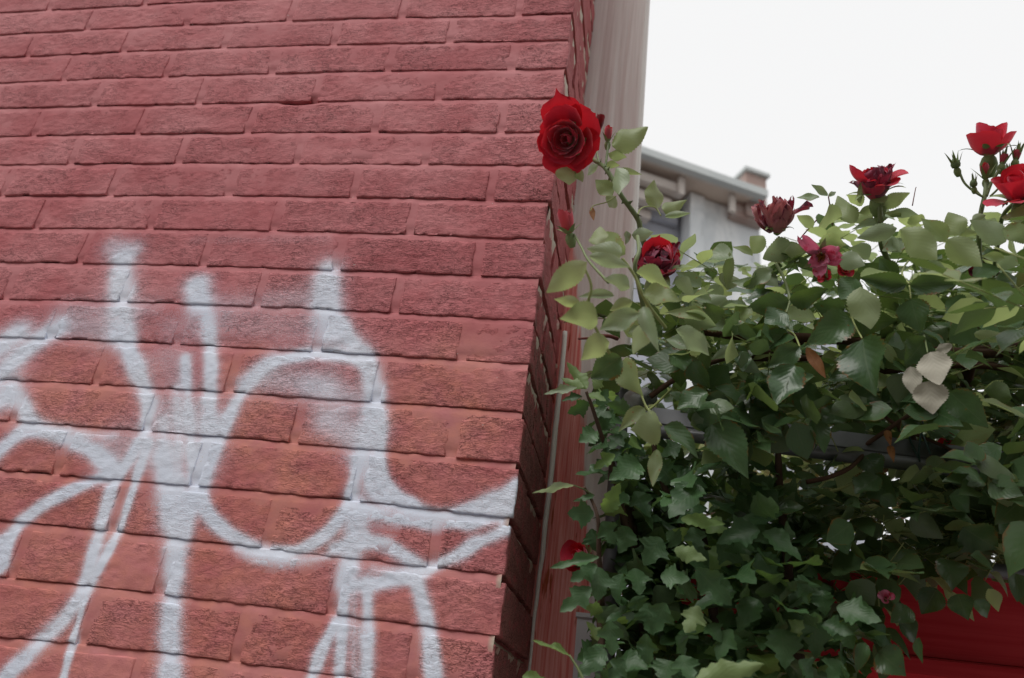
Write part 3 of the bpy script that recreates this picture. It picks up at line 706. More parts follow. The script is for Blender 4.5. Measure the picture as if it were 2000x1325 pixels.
def frame(base, tip, width, facing, up=None, z=None):
    """matrix of a leaf that runs from base to tip, its upper side turned towards facing"""
    Y = tip - base; L = np.linalg.norm(Y); y = Y / L
    n = facing - (facing @ y) * y; n /= np.linalg.norm(n) + 1e-9; x = np.cross(y, n)
    zs = z or math.sqrt(L * width)
    return np.array([[x[0] * width, Y[0], n[0] * zs, base[0]], [x[1] * width, Y[1], n[1] * zs, base[1]], [x[2] * width, Y[2], n[2] * zs, base[2]], [0, 0, 0, 1]])
class Plant:
    def __init__(s, name, label, cat, base, kind):
        s.root = thing(name, label, cat, base); s.base = np.array(base, float); s.kind = kind; s.n = 0
        s.low = {}; s.stalk_v, s.stalk_f, s.off = [], [], 0
    def leaf(s, M, mat, shape=None, label=None):
        me = leaf_mesh(s.kind, random.randrange(6) if shape is None else shape, mat)
        o = bpy.data.objects.new("leaf", me); COL.objects.link(o); o.parent = s.root
        M = M.copy(); M[:3, 3] -= s.base; o.matrix_local = Matrix(M.tolist()); s.n += 1
        if label: o["label"] = label
        return o
    def bulk(s, M, mat):
        V, F, UV = random.choice(LOW_ROSE if s.kind == 'rose' else LOW_HIB)
        P = V @ M[:3, :3].T + M[:3, 3] - s.base
        b = s.low.setdefault(mat.name, [mat, [], [], [], 0]); b[1].append(P); b[2].append(F + b[4]); b[3].append(UV); b[4] += len(P)
    def cane(s, P, R, mat, k=8, n=None, bumps=.06, name="cane", thorns=0):
        P = [np.asarray(p, float) for p in P]; V, F = tube_vf(P, R, k, n, bumps)
        if thorns:
            S = spline(P, 60)
            for _ in range(thorns):
                i = random.randrange(4, 56); d = np.array([random.gauss(0, 1), random.gauss(0, 1), random.gauss(0, .5)]); d /= np.linalg.norm(d); tdir = S[i + 1] - S[i]; tdir /= np.linalg.norm(tdir)
                a = np.cross(d, tdir); o = len(V); r = R[0]
                V = np.concatenate([V, [S[i] + tdir * r, S[i] - tdir * r, S[i] + a * r * .5, S[i] - a * r * .5, S[i] + d * r * 2.6 - tdir * r * .5]])
                F = F + [(o, o + 2, o + 4), (o + 2, o + 1, o + 4), (o + 1, o + 3, o + 4), (o + 3, o, o + 4)]
        return link(name, mesh(name, V - s.base, F, mat), s.root)
    def stalk(s, P, r=.0009):
        V, F = tube_vf(P, [r, r * .8], 5, 5); F = [tuple(i + s.off for i in f) for f in F]
        s.stalk_v.append(V - s.base); s.stalk_f += F; s.off += len(V)
    def finish(s, mat_stalk):
        for mat, P, F, UV, _ in s.low.values():
            tag(link("foliage", mesh("foliage", np.concatenate(P), np.concatenate(F), mat, uv=np.concatenate(UV)), s.root), None, None, None, "stuff")
        if s.stalk_v: tag(link("leaf_stalks", mesh("leaf_stalks", np.concatenate(s.stalk_v), s.stalk_f, mat_stalk), s.root), None, None, None, "stuff")

M_CANE = mat_simple("green_cane", (112, 126, 84), .5, .35, 0, .22, (90, 90, 90)).m
M_CANEY = mat_simple("pale_green_cane", (150, 160, 100), .5, .35, 0, .15, (90, 90, 90)).m
M_WOOD = mat_simple("old_rose_wood", (84, 62, 50), .8, .2, 0, .35, (120, 120, 120)).m
M_STEM = mat_simple("grey_brown_stem", (88, 70, 60), .8, .2, 0, .25, (90, 90, 90)).m
M_TWIG = mat_simple("red_brown_twig", (104, 50, 46), .6, .3, 0, .25, (90, 90, 90)).m
def toward(P): d = CAM - np.asarray(P); return d / np.linalg.norm(d)

rose = Plant("climbing_rose", "climbing rose with red and withered blooms trained over the dark metal rail", "climbing rose", (0.75, 0.62, 1.70), 'rose')
shrub = Plant("hibiscus_shrub", "dense green shrub with lobed toothed leaves growing in front of the wooden post", "shrub", (0.42, 0.24, 0.0), 'hib')

def hand(plant, rows, mats):
    """leaves read off the photograph: base u,v, tip u,v, width, depth y, letter of the material"""
    for (bu, bv, tu, tv, w, y, m) in rows:
        dy = random.uniform(-.012, .012); B = at(bu, bv, y); T = at(tu, tv, y + dy); c = (B + T) / 2
        fl = -1 if m in 'ygp' and random.random() < .55 else 1
        f = toward(c) * fl; ax = (T - B) / np.linalg.norm(T - B); a = random.uniform(-.75, .75) if m != 'x' else .1
        f = f * math.cos(a) + np.cross(ax, f) * math.sin(a) + np.array([0, 0, random.uniform(.05, .5)])
        M = frame(B, T, w * mm_px(c) * 1.08 / max(.75, math.cos(a)), f)
        lab = {'x': "dried pale grey leaf", 'o': "withered orange leaf"}.get(m)
        plant.leaf(M, mats[m], None, lab)
MR = dict(d=L_ROSE, y=L_BACKLIT, p=L_PALE, x=L_DEAD, o=L_ORANGE, g=L_BACKLIT)
ROSE_LEAVES = [
 # blurred sprays nearest the camera, left
 (1147,512,1068,572,46,-.30,'y'),(1150,500,1231,522,27,-.28,'p'),(1133,594,1080,583,22,-.26,'y'),(1168,622,1096,618,56,-.26,'y'),(1249,612,1171,644,42,-.28,'p'),(1255,576,1328,587,46,-.24,'y'),
 (1243,532,1310,558,36,-.20,'y'),(1200,578,1130,578,20,-.22,'p'),(1255,598,1284,686,28,-.24,'p'),(1260,628,1238,694,34,-.2,'y'),(1190,668,1130,700,46,-.22,'y'),(1213,697,1154,740,50,-.15,'d'),(1216,703,1250,774,44,-.12,'y'),
 (1165,478,1172,441,34,-.22,'y'),(1220,497,1165,448,40,-.2,'y'),(1215,495,1148,486,34,-.24,'p'),(1230,560,1180,545,30,-.2,'p'),(1235,590,1190,606,26,-.2,'y'),
 # the tall shoot
 (1195,286,1266,249,38,-.06,'y'),(1188,300,1224,307,18,-.05,'y'),(1183,323,1211,323,15,-.05,'y'),(1168,322,1146,343,15,-.06,'p'),(1204,328,1214,386,36,-.07,'p'),(1206,331,1254,341,12,-.04,'y'),(1197,382,1163,352,30,-.06,'y'),(1202,384,1188,406,28,-.04,'y'),
 (1107,326,1110,363,36,-.04,'y'),(1127,328,1138,357,17,-.03,'y'),(1234,459,1279,455,22,-.03,'p'),(1225,452,1222,478,12,-.03,'p'),
 (1282,407,1277,352,32,.0,'y'),(1294,411,1340,394,26,.0,'y'),(1298,423,1350,416,13,.0,'p'),(1155,405,1160,432,11,-.05,'o'),
 # middle
 (1313,693,1356,730,42,0,'d'),(1352,706,1382,762,38,-.02,'d'),(1385,760,1425,715,56,.02,'d'),(1382,766,1322,799,46,-.06,'d'),(1409,794,1385,863,68,-.02,'d'),(1291,832,1235,840,62,-.12,'y'),(1297,832,1369,890,44,-.12,'d'),(1258,796,1208,841,29,-.1,'y'),
 (1391,828,1463,930,72,-.03,'d'),(1500,758,1438,792,70,.02,'d'),(1283,878,1275,952,26,-.08,'g'),(1436,681,1388,701,22,-.02,'p'),(1451,686,1451,728,30,-.02,'d'),(1320,643,1386,694,40,-.1,'p'),(1335,612,1400,640,36,-.06,'p'),(1345,600,1420,580,30,.0,'p'),(1440,640,1360,640,34,.02,'p'),
 (1390,590,1330,570,24,-.02,'p'),(1470,640,1540,662,40,.02,'d'),(1460,600,1400,606,34,.05,'p'),(1320,548,1362,580,30,-.03,'p'),(1370,560,1320,530,28,.02,'p'),(1372,640,1440,600,36,.06,'y'),(1380,620,1300,606,30,-.06,'y'),(1355,680,1300,660,34,-.04,'p'),
 (1432,503,1372,503,46,.04,'p'),(1425,492,1419,563,20,.04,'y'),(1421,566,1420,528,36,.06,'y'),(1470,500,1430,480,16,.05,'y'),(1490,490,1464,462,36,.06,'y'),
 # right of the middle
 (1672,545,1640,586,48,-.04,'d'),(1771,556,1680,543,36,-.05,'d'),(1776,558,1881,552,40,-.04,'d'),(1756,542,1712,506,36,-.01,'d'),(1681,560,1702,642,56,-.06,'y'),(1779,584,1796,649,56,-.05,'d'),(1664,622,1575,672,60,-.03,'d'),(1667,622,1754,631,48,.0,'d'),
 (1684,662,1701,768,82,-.07,'d'),(1537,612,1493,633,48,-.02,'d'),(1542,586,1624,568,32,-.02,'d'),(1542,588,1459,601,40,-.01,'d'),(1651,602,1588,598,38,.03,'d'),(1538,649,1473,678,36,-.01,'d'),(1562,677,1500,718,42,-.04,'d'),(1552,714,1515,791,64,-.05,'d'),
 (1810,660,1768,712,48,-.03,'d'),(1818,688,1836,754,58,-.07,'x'),(1815,744,1822,809,58,-.07,'x'),(1778,716,1788,776,32,-.05,'x'),(1850,690,1835,672,30,-.05,'x'),(1854,765,1930,836,56,-.05,'d'),(1905,632,1853,668,52,-.01,'d'),(1905,632,1981,650,38,.0,'d'),(1932,616,2004,610,24,.0,'d'),(1929,616,1947,563,40,.0,'d'),
 (1902,652,1986,663,20,-.04,'g'),(1848,588,1898,618,44,.02,'d'),(1478,730,1490,802,64,.02,'d'),(1514,785,1458,836,62,.03,'d'),(1582,748,1574,818,52,.03,'d'),(1655,772,1730,784,62,.03,'d'),(1650,798,1608,830,52,.05,'d'),(1770,738,1748,804,48,.04,'d'),(1588,820,1613,884,36,.03,'d'),(1575,679,1613,740,22,-.05,'o'),
 (1758,448,1832,508,54,-.06,'y'),(1848,468,1920,522,50,-.06,'y'),(1752,446,1672,466,32,-.04,'p'),(1770,470,1722,492,28,-.02,'p'),(1644,420,1591,438,38,.0,'y'),(1668,436,1636,381,36,.0,'y'),(1711,406,1675,417,16,.0,'y'),(1706,420,1666,432,22,.02,'y'),(1722,403,1777,377,27,-.02,'y'),(1719,397,1718,369,26,-.03,'y'),
 (1684,402,1655,377,22,.0,'y'),(1680,398,1682,350,10,-.03,'y'),(1740,418,1801,421,20,-.02,'p'),(1735,425,1663,450,18,-.01,'p'),(1601,386,1556,387,16,.02,'p'),(1617,383,1584,361,15,.02,'p'),(1618,384,1635,373,9,.02,'p'),(1588,445,1557,420,22,.02,'y'),(1545,475,1488,506,38,.0,'p'),(1570,490,1528,492,32,.0,'y'),(1722,467,1763,493,28,-.02,'p'),
 (1875,459,1851,414,42,-.02,'y'),(1872,452,1914,457,16,-.02,'y'),(1848,472,1800,424,38,-.03,'y'),(1965,473,1895,430,42,-.05,'p'),(1975,432,2016,398,42,-.05,'y'),(1958,448,2020,474,48,-.06,'y'),(1962,504,1917,500,18,-.02,'y'),(1785,426,1805,433,9,0,'y'),(1962,396,1917,398,10,-.02,'p'),(1925,420,1895,432,16,-.02,'p'),
 (1600,470,1655,480,34,.04,'y'),(1615,450,1650,462,26,.05,'y'),(1505,530,1460,560,30,.0,'p'),(1475,560,1430,548,26,.02,'p'),(1480,520,1520,560,28,.03,'p'),(1640,500,1690,520,34,.0,'p'),(1700,500,1660,482,30,.02,'p'),(1800,520,1850,530,32,.0,'p'),(1900,540,1960,520,36,.0,'d'),(1940,560,1990,540,34,.02,'d'),(1985,560,1970,610,30,.02,'d'),(1950,500,1990,520,30,.0,'p'),
 # deep shade, lower right
 (1755,1213,1792,1256,46,.10,'d'),(1845,1090,1868,1150,52,.12,'d'),(1905,1172,1930,1207,34,.08,'d'),(1930,1150,1952,1195,26,.09,'g'),(1830,1150,1800,1200,46,.12,'d'),(1870,1160,1890,1212,44,.1,'d'),(1780,1190,1740,1215,40,.1,'d'),(1985,1120,1990,1176,40,.1,'d'),(1795,1245,1800,1296,16,.08,'d'),(1730,1225,1715,1282,30,.1,'d'),(1715,1272,1770,1320,60,.08,'d'),(1690,1255,1672,1315,28,.06,'d'),
 (1700,930,1750,985,48,.1,'d'),(1720,968,1752,990,26,.06,'d'),(1715,930,1670,965,52,.08,'d'),(1830,890,1818,942,32,.08,'p'),(1855,968,1900,1000,42,.1,'d'),(1880,1030,1950,1075,60,.1,'d'),(1940,1010,1985,980,36,.1,'d'),(1690,890,1720,930,50,.1,'d'),(1965,880,1990,930,50,.1,'d'),
]
hand(rose, ROSE_LEAVES, MR)
HIB_LEAVES = [
 (1147,760,1110,711,32,-.02,'y'),(1140,757,1097,740,20,-.03,'y'),(1127,757,1061,769,20,-.04,'p'),(1137,775,1095,781,18,-.02,'d'),(1150,787,1109,809,30,-.02,'d'),(1165,845,1131,861,40,-.02,'d'),(1150,769,1184,782,22,-.02,'y'),(1160,760,1180,730,26,0,'y'),(1165,790,1190,760,30,.0,'d'),(1160,800,1195,815,34,.02,'d'),(1175,840,1200,800,34,.03,'d'),
 (1120,948,1038,961,16,-.05,'p'),(1160,968,1119,979,12,-.02,'d'),(1160,1004,1107,1003,46,-.03,'d'),(1201,888,1159,916,30,-.01,'y'),(1180,1001,1213,944,34,-.02,'y'),(1175,1019,1202,1064,48,.0,'d'),(1155,1033,1169,1084,38,.03,'d'),(1170,1088,1073,1109,28,-.05,'d'),(1166,1104,1113,1136,42,-.04,'d'),(1170,1108,1168,1174,58,-.03,'d'),(1155,1148,1093,1196,48,-.04,'d'),(1178,1195,1135,1180,26,.0,'y'),
 (1190,1213,1196,1282,52,-.03,'d'),(1168,1252,1149,1212,24,-.03,'y'),(1182,1268,1128,1322,46,-.04,'d'),(1112,1280,1039,1249,16,-.06,'y'),(1240,1110,1251,1162,48,.0,'d'),(1240,1165,1252,1194,42,-.02,'d'),(1262,1178,1276,1242,54,-.03,'d'),(1290,1050,1258,1104,60,-.02,'d'),(1366,946,1304,1008,60,-.02,'d'),(1330,1014,1419,1023,26,-.04,'y'),
 (1318,1072,1382,1096,26,-.04,'y'),(1290,1125,1347,1131,46,-.03,'d'),(1360,1110,1430,1184,56,-.05,'d'),(1300,1178,1274,1238,58,-.05,'d'),(1365,1184,1338,1238,48,-.03,'y'),(1262,1238,1266,1302,42,-.05,'d'),(1320,1244,1342,1284,40,-.03,'d'),(1330,1280,1352,1330,54,-.04,'d'),(1358,1334,1492,1297,46,-.12,'y'),(1220,1290,1190,1330,44,-.05,'d'),
 (1568,1143,1544,1187,42,.05,'d'),(1605,1153,1611,1202,42,.05,'d'),(1525,1228,1536,1304,62,.02,'d'),(1590,1208,1596,1288,52,.02,'d'),(1640,1218,1667,1268,52,.03,'d'),(1480,1170,1440,1230,50,.02,'d'),(1480,1080,1520,1140,50,.06,'d'),(1430,1230,1400,1290,50,.0,'d'),(1400,1060,1450,1100,46,.04,'d'),(1450,1010,1500,1060,56,.06,'d'),(1470,930,1520,985,56,.05,'d'),
 (1240,900,1200,940,44,.03,'d'),(1280,900,1320,950,50,.03,'d'),(1240,960,1270,1010,46,.02,'d'),(1330,1060,1300,1040,40,.02,'d'),(1230,1030,1210,1080,40,.03,'d'),(1215,1120,1200,1180,44,.01,'d'),(1310,1290,1290,1330,50,-.02,'d'),(1440,1290,1470,1330,50,-.02,'d'),(1380,1220,1410,1250,44,.01,'d'),(1560,1290,1590,1330,50,.0,'d'),(1640,1290,1620,1330,50,.02,'d'),
 (1215,850,1185,880,36,.02,'d'),(1250,860,1230,890,36,.03,'d'),(1330,870,1290,890,40,.04,'d'),(1420,1130,1390,1170,44,.02,'d'),(1350,1030,1370,1080,44,.04,'d'),(1020,1322,1075,1330,24,-.06,'y'),
]
hand(shrub, HIB_LEAVES, dict(d=L_HIB, y=L_HIBY, p=L_PALE))

# the rest of both crowns, filled in depth
def inside(poly, u, v):
    c = False; n = len(poly)
    for i in range(n):
        (x1, y1), (x2, y2) = poly[i], poly[i - 1]
        if (y1 > v) != (y2 > v) and u < (x2 - x1) * (v - y1) / (y2 - y1) + x1: c = not c
    return c
def unit(v): return v / (np.linalg.norm(v) + 1e-9)
def fill(plant, poly, n, y0, y1, size, mats, up, as_parts, bulk_power=1.0, compound=False):
    us = [p[0] for p in poly]; vs = [p[1] for p in poly]; k = 0
    while k < n:
        u, v = random.uniform(min(us), max(us)), random.uniform(min(vs), max(vs))
        if not inside(poly, u, v): continue
        y = y0 + (y1 - y0) * random.random() ** bulk_power
        B = at(u, v, y)
        az = random.uniform(0, 2 * math.pi); drop = random.uniform(-.9, .25)
        d0 = np.array([math.cos(az), math.sin(az) * .9 - .25, drop]); d0 = unit(d0)
        nrm0 = unit(np.array([random.gauss(0, .35), random.gauss(-.28, .35), up]))
        def one(B, d, L):
            M = frame(B, B + d * L, L * random.uniform(.62, .82), unit(nrm0 + np.array([random.gauss(0, .2), random.gauss(0, .2), 0])))
            m = random.choices(list(mats), list(mats.values()))[0]
            (plant.leaf if as_parts and plant.n < 300 else plant.bulk)(M, m)
        L = size * random.uniform(.7, 1.25)
        if compound and random.random() < .75:
            side = unit(np.cross(d0, nrm0)); R = d0 * L * 1.5
            plant.stalk([B - d0 * L * .5, B, B + R * .6, B + R], .0008)
            one(B + R, d0, L)
            for q in (.25, .75):
                for s_ in (-1, 1): one(B + R * q, unit(d0 * .45 + side * s_), L * (.7 + .2 * q))
            k += 5
        else: one(B, d0, L); k += 1
UPPER = [(1300,560),(1380,510),(1500,478),(1600,430),(1690,405),(1780,425),(1850,430),(1960,420),(2080,380),(2080,520),(1300,600)]
CROWN = [(1130,600),(1250,560),(1400,545),(1500,510),(1600,490),(1750,480),(1900,480),(2080,470),(2080,800),(1850,850),(1600,850),(1480,880),(1380,860),(1250,760),(1180,720)]
MIDC = [(1290,640),(1480,560),(1700,520),(2080,500),(2080,820),(1500,830),(1300,760)]
UNDER = [(1480,860),(1560,900),(1590,980),(1700,1000),(1900,920),(2090,880),(2090,1070),(1960,1080),(1890,1100),(1830,1085),(1760,1130),(1700,1160),(1600,1150),(1480,1050)]
UNDERB = [(1660,870),(2090,860),(2090,1060),(1900,1070),(1760,1120),(1640,1130),(1660,1000)]
fill(rose, UPPER, 46, -.02, .25, .036, {L_BACKLIT: 6, L_PALE: 4}, .9, True)
fill(rose, [(1310,640),(1330,540),(1420,540),(1480,570),(1480,640)], 22, -.06, .1, .034, {L_BACKLIT: 3, L_PALE: 5, L_ROSE: 1}, .8, True)
fill(rose, CROWN, 60, -.02, .12, .046, {L_ROSE: 9, L_BACKLIT: 1}, .35, True)
fill(rose, UNDER, 40, .05, .2, .044, {L_ROSE: 9, L_BACKLIT: 1}, .3, True)
fill(rose, UPPER, 160, .05, .8, .040, {L_BACKLIT: 6, L_PALE: 3, L_ROSE: 1}, .9, False, 1, True)
fill(rose, CROWN, 900, .05, .75, .046, {L_ROSE: 8, L_BACKLIT: 2}, .8, False, 1, True)
fill(rose, MIDC, 700, .12, .75, .05, {L_ROSE: 8, L_BACKLIT: 1}, .6, False, 1, True)
fill(rose, UNDERB, 700, .12, .75, .05, {L_ROSE: 9, L_BACKLIT: 1}, .7, False, 1, True)
fill(rose, [(1480,830),(1760,830),(1760,960),(1700,1020),(1600,900),(1500,900)], 150, .4, .9, .05, {L_BACKLIT: 7, L_ROSE: 2}, .8, False, 1, True)
fill(rose, [(1700,820),(2090,800),(2090,900),(1700,920)], 150, .3, .9, .05, {L_ROSE: 7, L_BACKLIT: 2}, .8, False, 1, True)
fill(rose, [(1850,640),(2090,600),(2090,900),(1850,860)], 260, .1, .8, .05, {L_ROSE: 9, L_BACKLIT: 1}, .6, False, 1, True)
fill(rose, [(1500,640),(2090,620),(2090,800),(1500,800)], 420, .35, .9, .055, {L_ROSE: 8, L_BACKLIT: 2}, .4, False, 1, True)
fill(rose, [(2070,420),(2500,380),(2500,1080),(2070,1080)], 700, -.1, .8, .055, {L_ROSE: 8, L_BACKLIT: 2}, .6, False, 1, True)  # unseen leaves out of view on the right, added to stop light leaking in
fill(rose, [(1900,480),(2500,440),(2500,640),(1960,610)], 130, -.3, .0, .05, {L_ROSE: 8, L_BACKLIT: 2}, .8, False, 1, True)  # overhang mostly out of view, added to shade the leaves beneath
fill(rose, [(1230,650),(1780,650),(1780,1010),(1480,970),(1250,870)], 520, .5, 1.05, .058, {L_ROSE: 6, L_BACKLIT: 4}, .35, False, 1, True)
fill(rose, [(1380,800),(1500,800),(1510,890),(1400,880)], 16, -.02, .06, .046, {L_ROSE: 9, L_BACKLIT: 1}, .2, True)
fill(rose, [(1890,840),(2090,820),(2090,980),(1900,960)], 40, -.02, .07, .046, {L_ROSE: 9, L_BACKLIT: 1}, .2, True)
fill(rose, [(1290,640),(1560,640),(1560,870),(1400,860),(1310,800)], 46, -.05, .06, .048, {L_ROSE: 9, L_BACKLIT: 1}, .15, True)
fill(rose, [(1560,660),(1900,660),(1900,810),(1600,800)], 44, .0, .09, .048, {L_ROSE: 9, L_BACKLIT: 1}, .15, True)
fill(rose, UNDER, 380, .12, .7, .05, {L_ROSE: 9, L_BACKLIT: 1}, .7, False, 1, True)
HIBP = [(1180,860),(1260,860),(1340,880),(1480,880),(1560,960),(1620,1110),(1670,1230),(1650,1340),(1150,1340),(1170,1240),(1150,1190),(1165,1100),(1190,1000)]
HIBB = [(1250,880),(1480,880),(1590,1060),(1680,1220),(1660,1340),(1210,1340),(1230,1100)]
fill(shrub, HIBP, 150, .0, .16, .048, {L_HIB: 9, L_HIBY: 1}, .3, True)
fill(shrub, HIBB, 620, .08, .5, .05, {L_HIB: 9, L_HIBY: 1}, .5, False)
fill(shrub, [(1195,860),(1290,870),(1300,1330),(1190,1330),(1215,1150)], 150, .1, .3, .048, {L_HIB: 9, L_HIBY: 1}, .5, False)
fill(shrub, [(1160,740),(1260,800),(1300,900),(1180,900)], 24, .0, .12, .036, {L_HIB: 6, L_HIBY: 2}, .5, True)

# ------------------------------------------------------------------ canes and stems
def px(*pts, dy=0.0): return [at(u, v, y + dy) for u, v, y in pts]
rose.cane(px((1292,565,.02),(1265,500,.0),(1252,452,-.02),(1244,425,-.03),(1215,385,-.05),(1196,350,-.055),(1180,326,-.055),(1166,317,-.035),(1150,304,-.012),(1130,285,-.004)), [.0042, .0036, .0032, .0028], M_CANE, 10, 50, thorns=16)
rose.cane(px((1170,320,-.04),(1166,300,-.03),(1162,285,-.03),(1166,262,-.035)), [.0016, .0014], M_CANE, 8)
rose.cane(px((1182,328,-.058),(1186,300,-.056),(1188,278,-.055)), [.0018, .0018], M_CANE, 8)
rose.cane(px((1244,425,-.03),(1250,410,-.02),(1262,404,-.01),(1280,406,.0),(1291,422,.0)), [.0012, .0009], M_CANEY, 6)
rose.cane(px((1203,384,-.05),(1185,395,-.052),(1160,402,-.054),(1153,412,-.055)), [.001, .0007], M_CANEY, 6)
rose.cane(px((1121,458,-.08),(1135,482,-.1),(1150,510,-.12),(1188,552,-.16)), [.0014, .0018], M_CANE, 8)
rose.cane(px((1262,625,-.1),(1248,560,-.16),(1240,520,-.18),(1248,490,-.18),(1245,462,-.16)), [.003, .0022], M_CANE, 8, thorns=4)
rose.cane(px((1300,640,-.1),(1262,590,-.2),(1240,540,-.22),(1215,505,-.23)), [.002, .0016], M_CANEY, 8)
rose.cane(px((1190,690,-.2),(1150,610,-.25),(1155,560,-.27),(1140,520,-.28)), [.0018, .0012], M_CANEY, 8)
rose.cane(px((1205,662,.0),(1190,657,-.02),(1168,656,-.03)), [.0028, .0024], M_TWIG, 8)
rose.cane(px((1150,661,-.03),(1130,662,-.04)), [.0018, .0016], M_TWIG, 6)
rose.cane(px((1312,760,.05),(1268,800,.0),(1258,785,-.02),(1240,740,-.05)), [.0018, .0012], M_CANEY, 8)
rose.cane(px((1245,740,-.1),(1260,790,-.11),(1292,832,-.12)), [.0012, .0012], M_CANEY, 6)
rose.cane(px((1718,388,-.02),(1720,440,-.01),(1721,475,.0),(1732,505,.03),(1745,545,.1)), [.0034, .004], M_CANE, 10, thorns=8)
rose.cane(px((1521,462,.0),(1524,480,.01),(1530,500,.03)), [.0014, .0014], M_TWIG, 6)
rose.cane(px((1516,516,.0),(1530,542,.0),(1541,575,.0),(1542,590,-.01),(1536,612,-.02)), [.0022, .0014], M_CANE, 8)
rose.cane(px((1595,430,.03),(1575,452,.04),(1560,470,.06)), [.001, .0009], M_TWIG, 6)
rose.cane(px((1618,384,.02),(1622,410,.03),(1626,440,.06)), [.0009, .0009], M_TWIG, 6)
rose.cane(px((1782,402,.05),(1788,370,.05),(1790,366,.05)), [.0008, .0004], M_TWIG, 6)
rose.cane(px((1930,308,-.01),(1926,345,-.01),(1924,380,-.01),(1915,420,.0),(1912,480,.02),(1918,560,.1),(1930,650,.2)), [.0026, .003, .004], M_CANE, 10, 40, thorns=6)
rose.cane(px((1873,334,-.01),(1884,358,-.01),(1905,376,-.01),(1922,386,-.01)), [.0016, .0016], M_CANE, 8)
rose.cane(px((1952,332,-.02),(1936,358,-.015),(1926,384,-.01)), [.002, .0022], M_CANE, 8)
rose.cane(px((1965,346,-.02),(1950,368,-.015),(1934,384,-.01)), [.0014, .0014], M_CANE, 8)
rose.cane(px((1970,350,-.03),(1970,378,-.03),(1966,400,-.03)), [.0014, .0012], M_CANE, 8)
rose.cane(px((1902,366,-.01),(1912,378,-.01),(1920,386,-.01)), [.0012, .0012], M_CANE, 8)
rose.cane(px((1990,390,-.02),(1960,420,.0),(1950,470,.05),(1940,540,.12)), [.0026, .003], M_CANE, 8)
rose.cane(px((1805,655,-.02),(1812,690,-.05)), [.001, .001], M_CANE, 6)
rose.cane(px((1660,590,-.02),(1664,622,-.03),(1684,662,-.06)), [.0012, .001], M_CANEY, 6)
rose.cane(px((1776,555,-.05),(1762,530,-.02),(1790,490,.03)), [.0012, .0012], M_CANEY, 6)
rose.cane(px((1776,558,-.05),(1779,584,-.05)), [.001, .001], M_CANEY, 6)
rose.cane(px((1905,632,-.01),(1935,612,.0),(1960,580,.06)), [.0012, .0012], M_CANEY, 6)
rose.cane(px((1538,645,.0),(1552,655,-.01),(1562,678,-.03)), [.0012, .0012], M_CANEY, 6)
rose.cane(px((1595,975,.1),(1620,962,.1),(1652,950,.1),(1700,925,.15)), [.0022, .002], M_CANEY, 8)
rose.cane(px((1575,942,.08),(1620,932,.08),(1658,915,.08),(1682,893,.1),(1700,870,.15)), [.003, .0026], M_WOOD, 8)
rose.cane(px((1725,812,.1),(1760,835,.1),(1830,866,.12),(1900,892,.14),(2050,900,.2)), [.0024, .002], M_WOOD, 8)
rose.cane(px((1690,870,.12),(1740,835,.1),(1790,800,.08),(1810,770,.1)), [.003, .0024], M_WOOD, 8)
for pts, r in ((((1330,640,.15),(1450,655,.14),(1600,662,.14),(1750,672,.15),(1900,690,.17),(2100,690,.2)), .008), (((1480,690,.2),(1650,660,.2),(1800,700,.2),(2100,725,.2)), .006), (((1450,700,.16),(1600,700,.18),(1820,690,.2),(2100,660,.25)), .005),
               (((1270,775,.1),(1330,735,.1),(1420,700,.12),(1560,680,.15)), .004), (((2100,760,.2),(1960,720,.16),(1840,715,.16),(1700,730,.2)), .005)):
    rose.cane(px(*pts), [r, r * .9, r * .8], M_WOOD, 10, 40, .12)
trunk_top = at(1900, 690, .3)
rose.cane([np.array([.75, .62, 1.70]), np.array([.74, .56, 1.86]), at(1750, 800, .45), at(1700, 670, .3), at(1620, 662, .15)], [.013, .011, .008], M_WOOD, 10, 40, .12)
rose.cane([np.array([.85, .62, 1.70]), at(1900, 850, .5), trunk_top, at(1950, 560, .25), at(1900, 480, .1)], [.011, .009, .005], M_WOOD, 10, 40, .12)

sb = shrub.base
shrub.cane([sb + [-.05, 0, 0], at(1180, 1320, .1), at(1175, 1180, .06), at(1170, 1083, .02), at(1168, 1015, .0), at(1156, 978, .0), at(1141, 952, -.02)], [.006, .004, .0024, .0016], M_STEM, 8, 50, name="stem")
shrub.cane([sb + [0, .02, 0], at(1260, 1250, .15), at(1225, 1050, .1), at(1195, 905, .04), at(1178, 860, .02), at(1158, 800, -.01), at(1145, 765, -.02)], [.008, .005, .003, .002], M_STEM, 8, 50, name="stem")
shrub.cane([sb + [.05, .05, 0], at(1400, 1250, .2), at(1340, 1050, .15), at(1290, 930, .1), at(1270, 820, .08)], [.008, .005, .003], M_STEM, 8, 40, name="stem")
shrub.cane([sb + [.1, .02, 0], at(1560, 1280, .2), at(1540, 1120, .15), at(1523, 950, .12), at(1520, 880, .1)], [.008, .006, .004], M_STEM, 8, 40, name="stem")
shrub.cane([at(1420, 1108, .1), at(1440, 1085, .1), at(1470, 1058, .1)], [.0022, .0018], M_STEM, 6, name="stem")
shrub.cane(px((1160,968,-.01),(1140,956,-.03),(1120,948,-.05)), [.001, .0008], M_CANE, 6, name="stem")
shrub.cane(px((1140,1330,-.06),(1128,1305,-.06),(1112,1280,-.06)), [.0016, .0012], M_CANE, 6, name="stem")

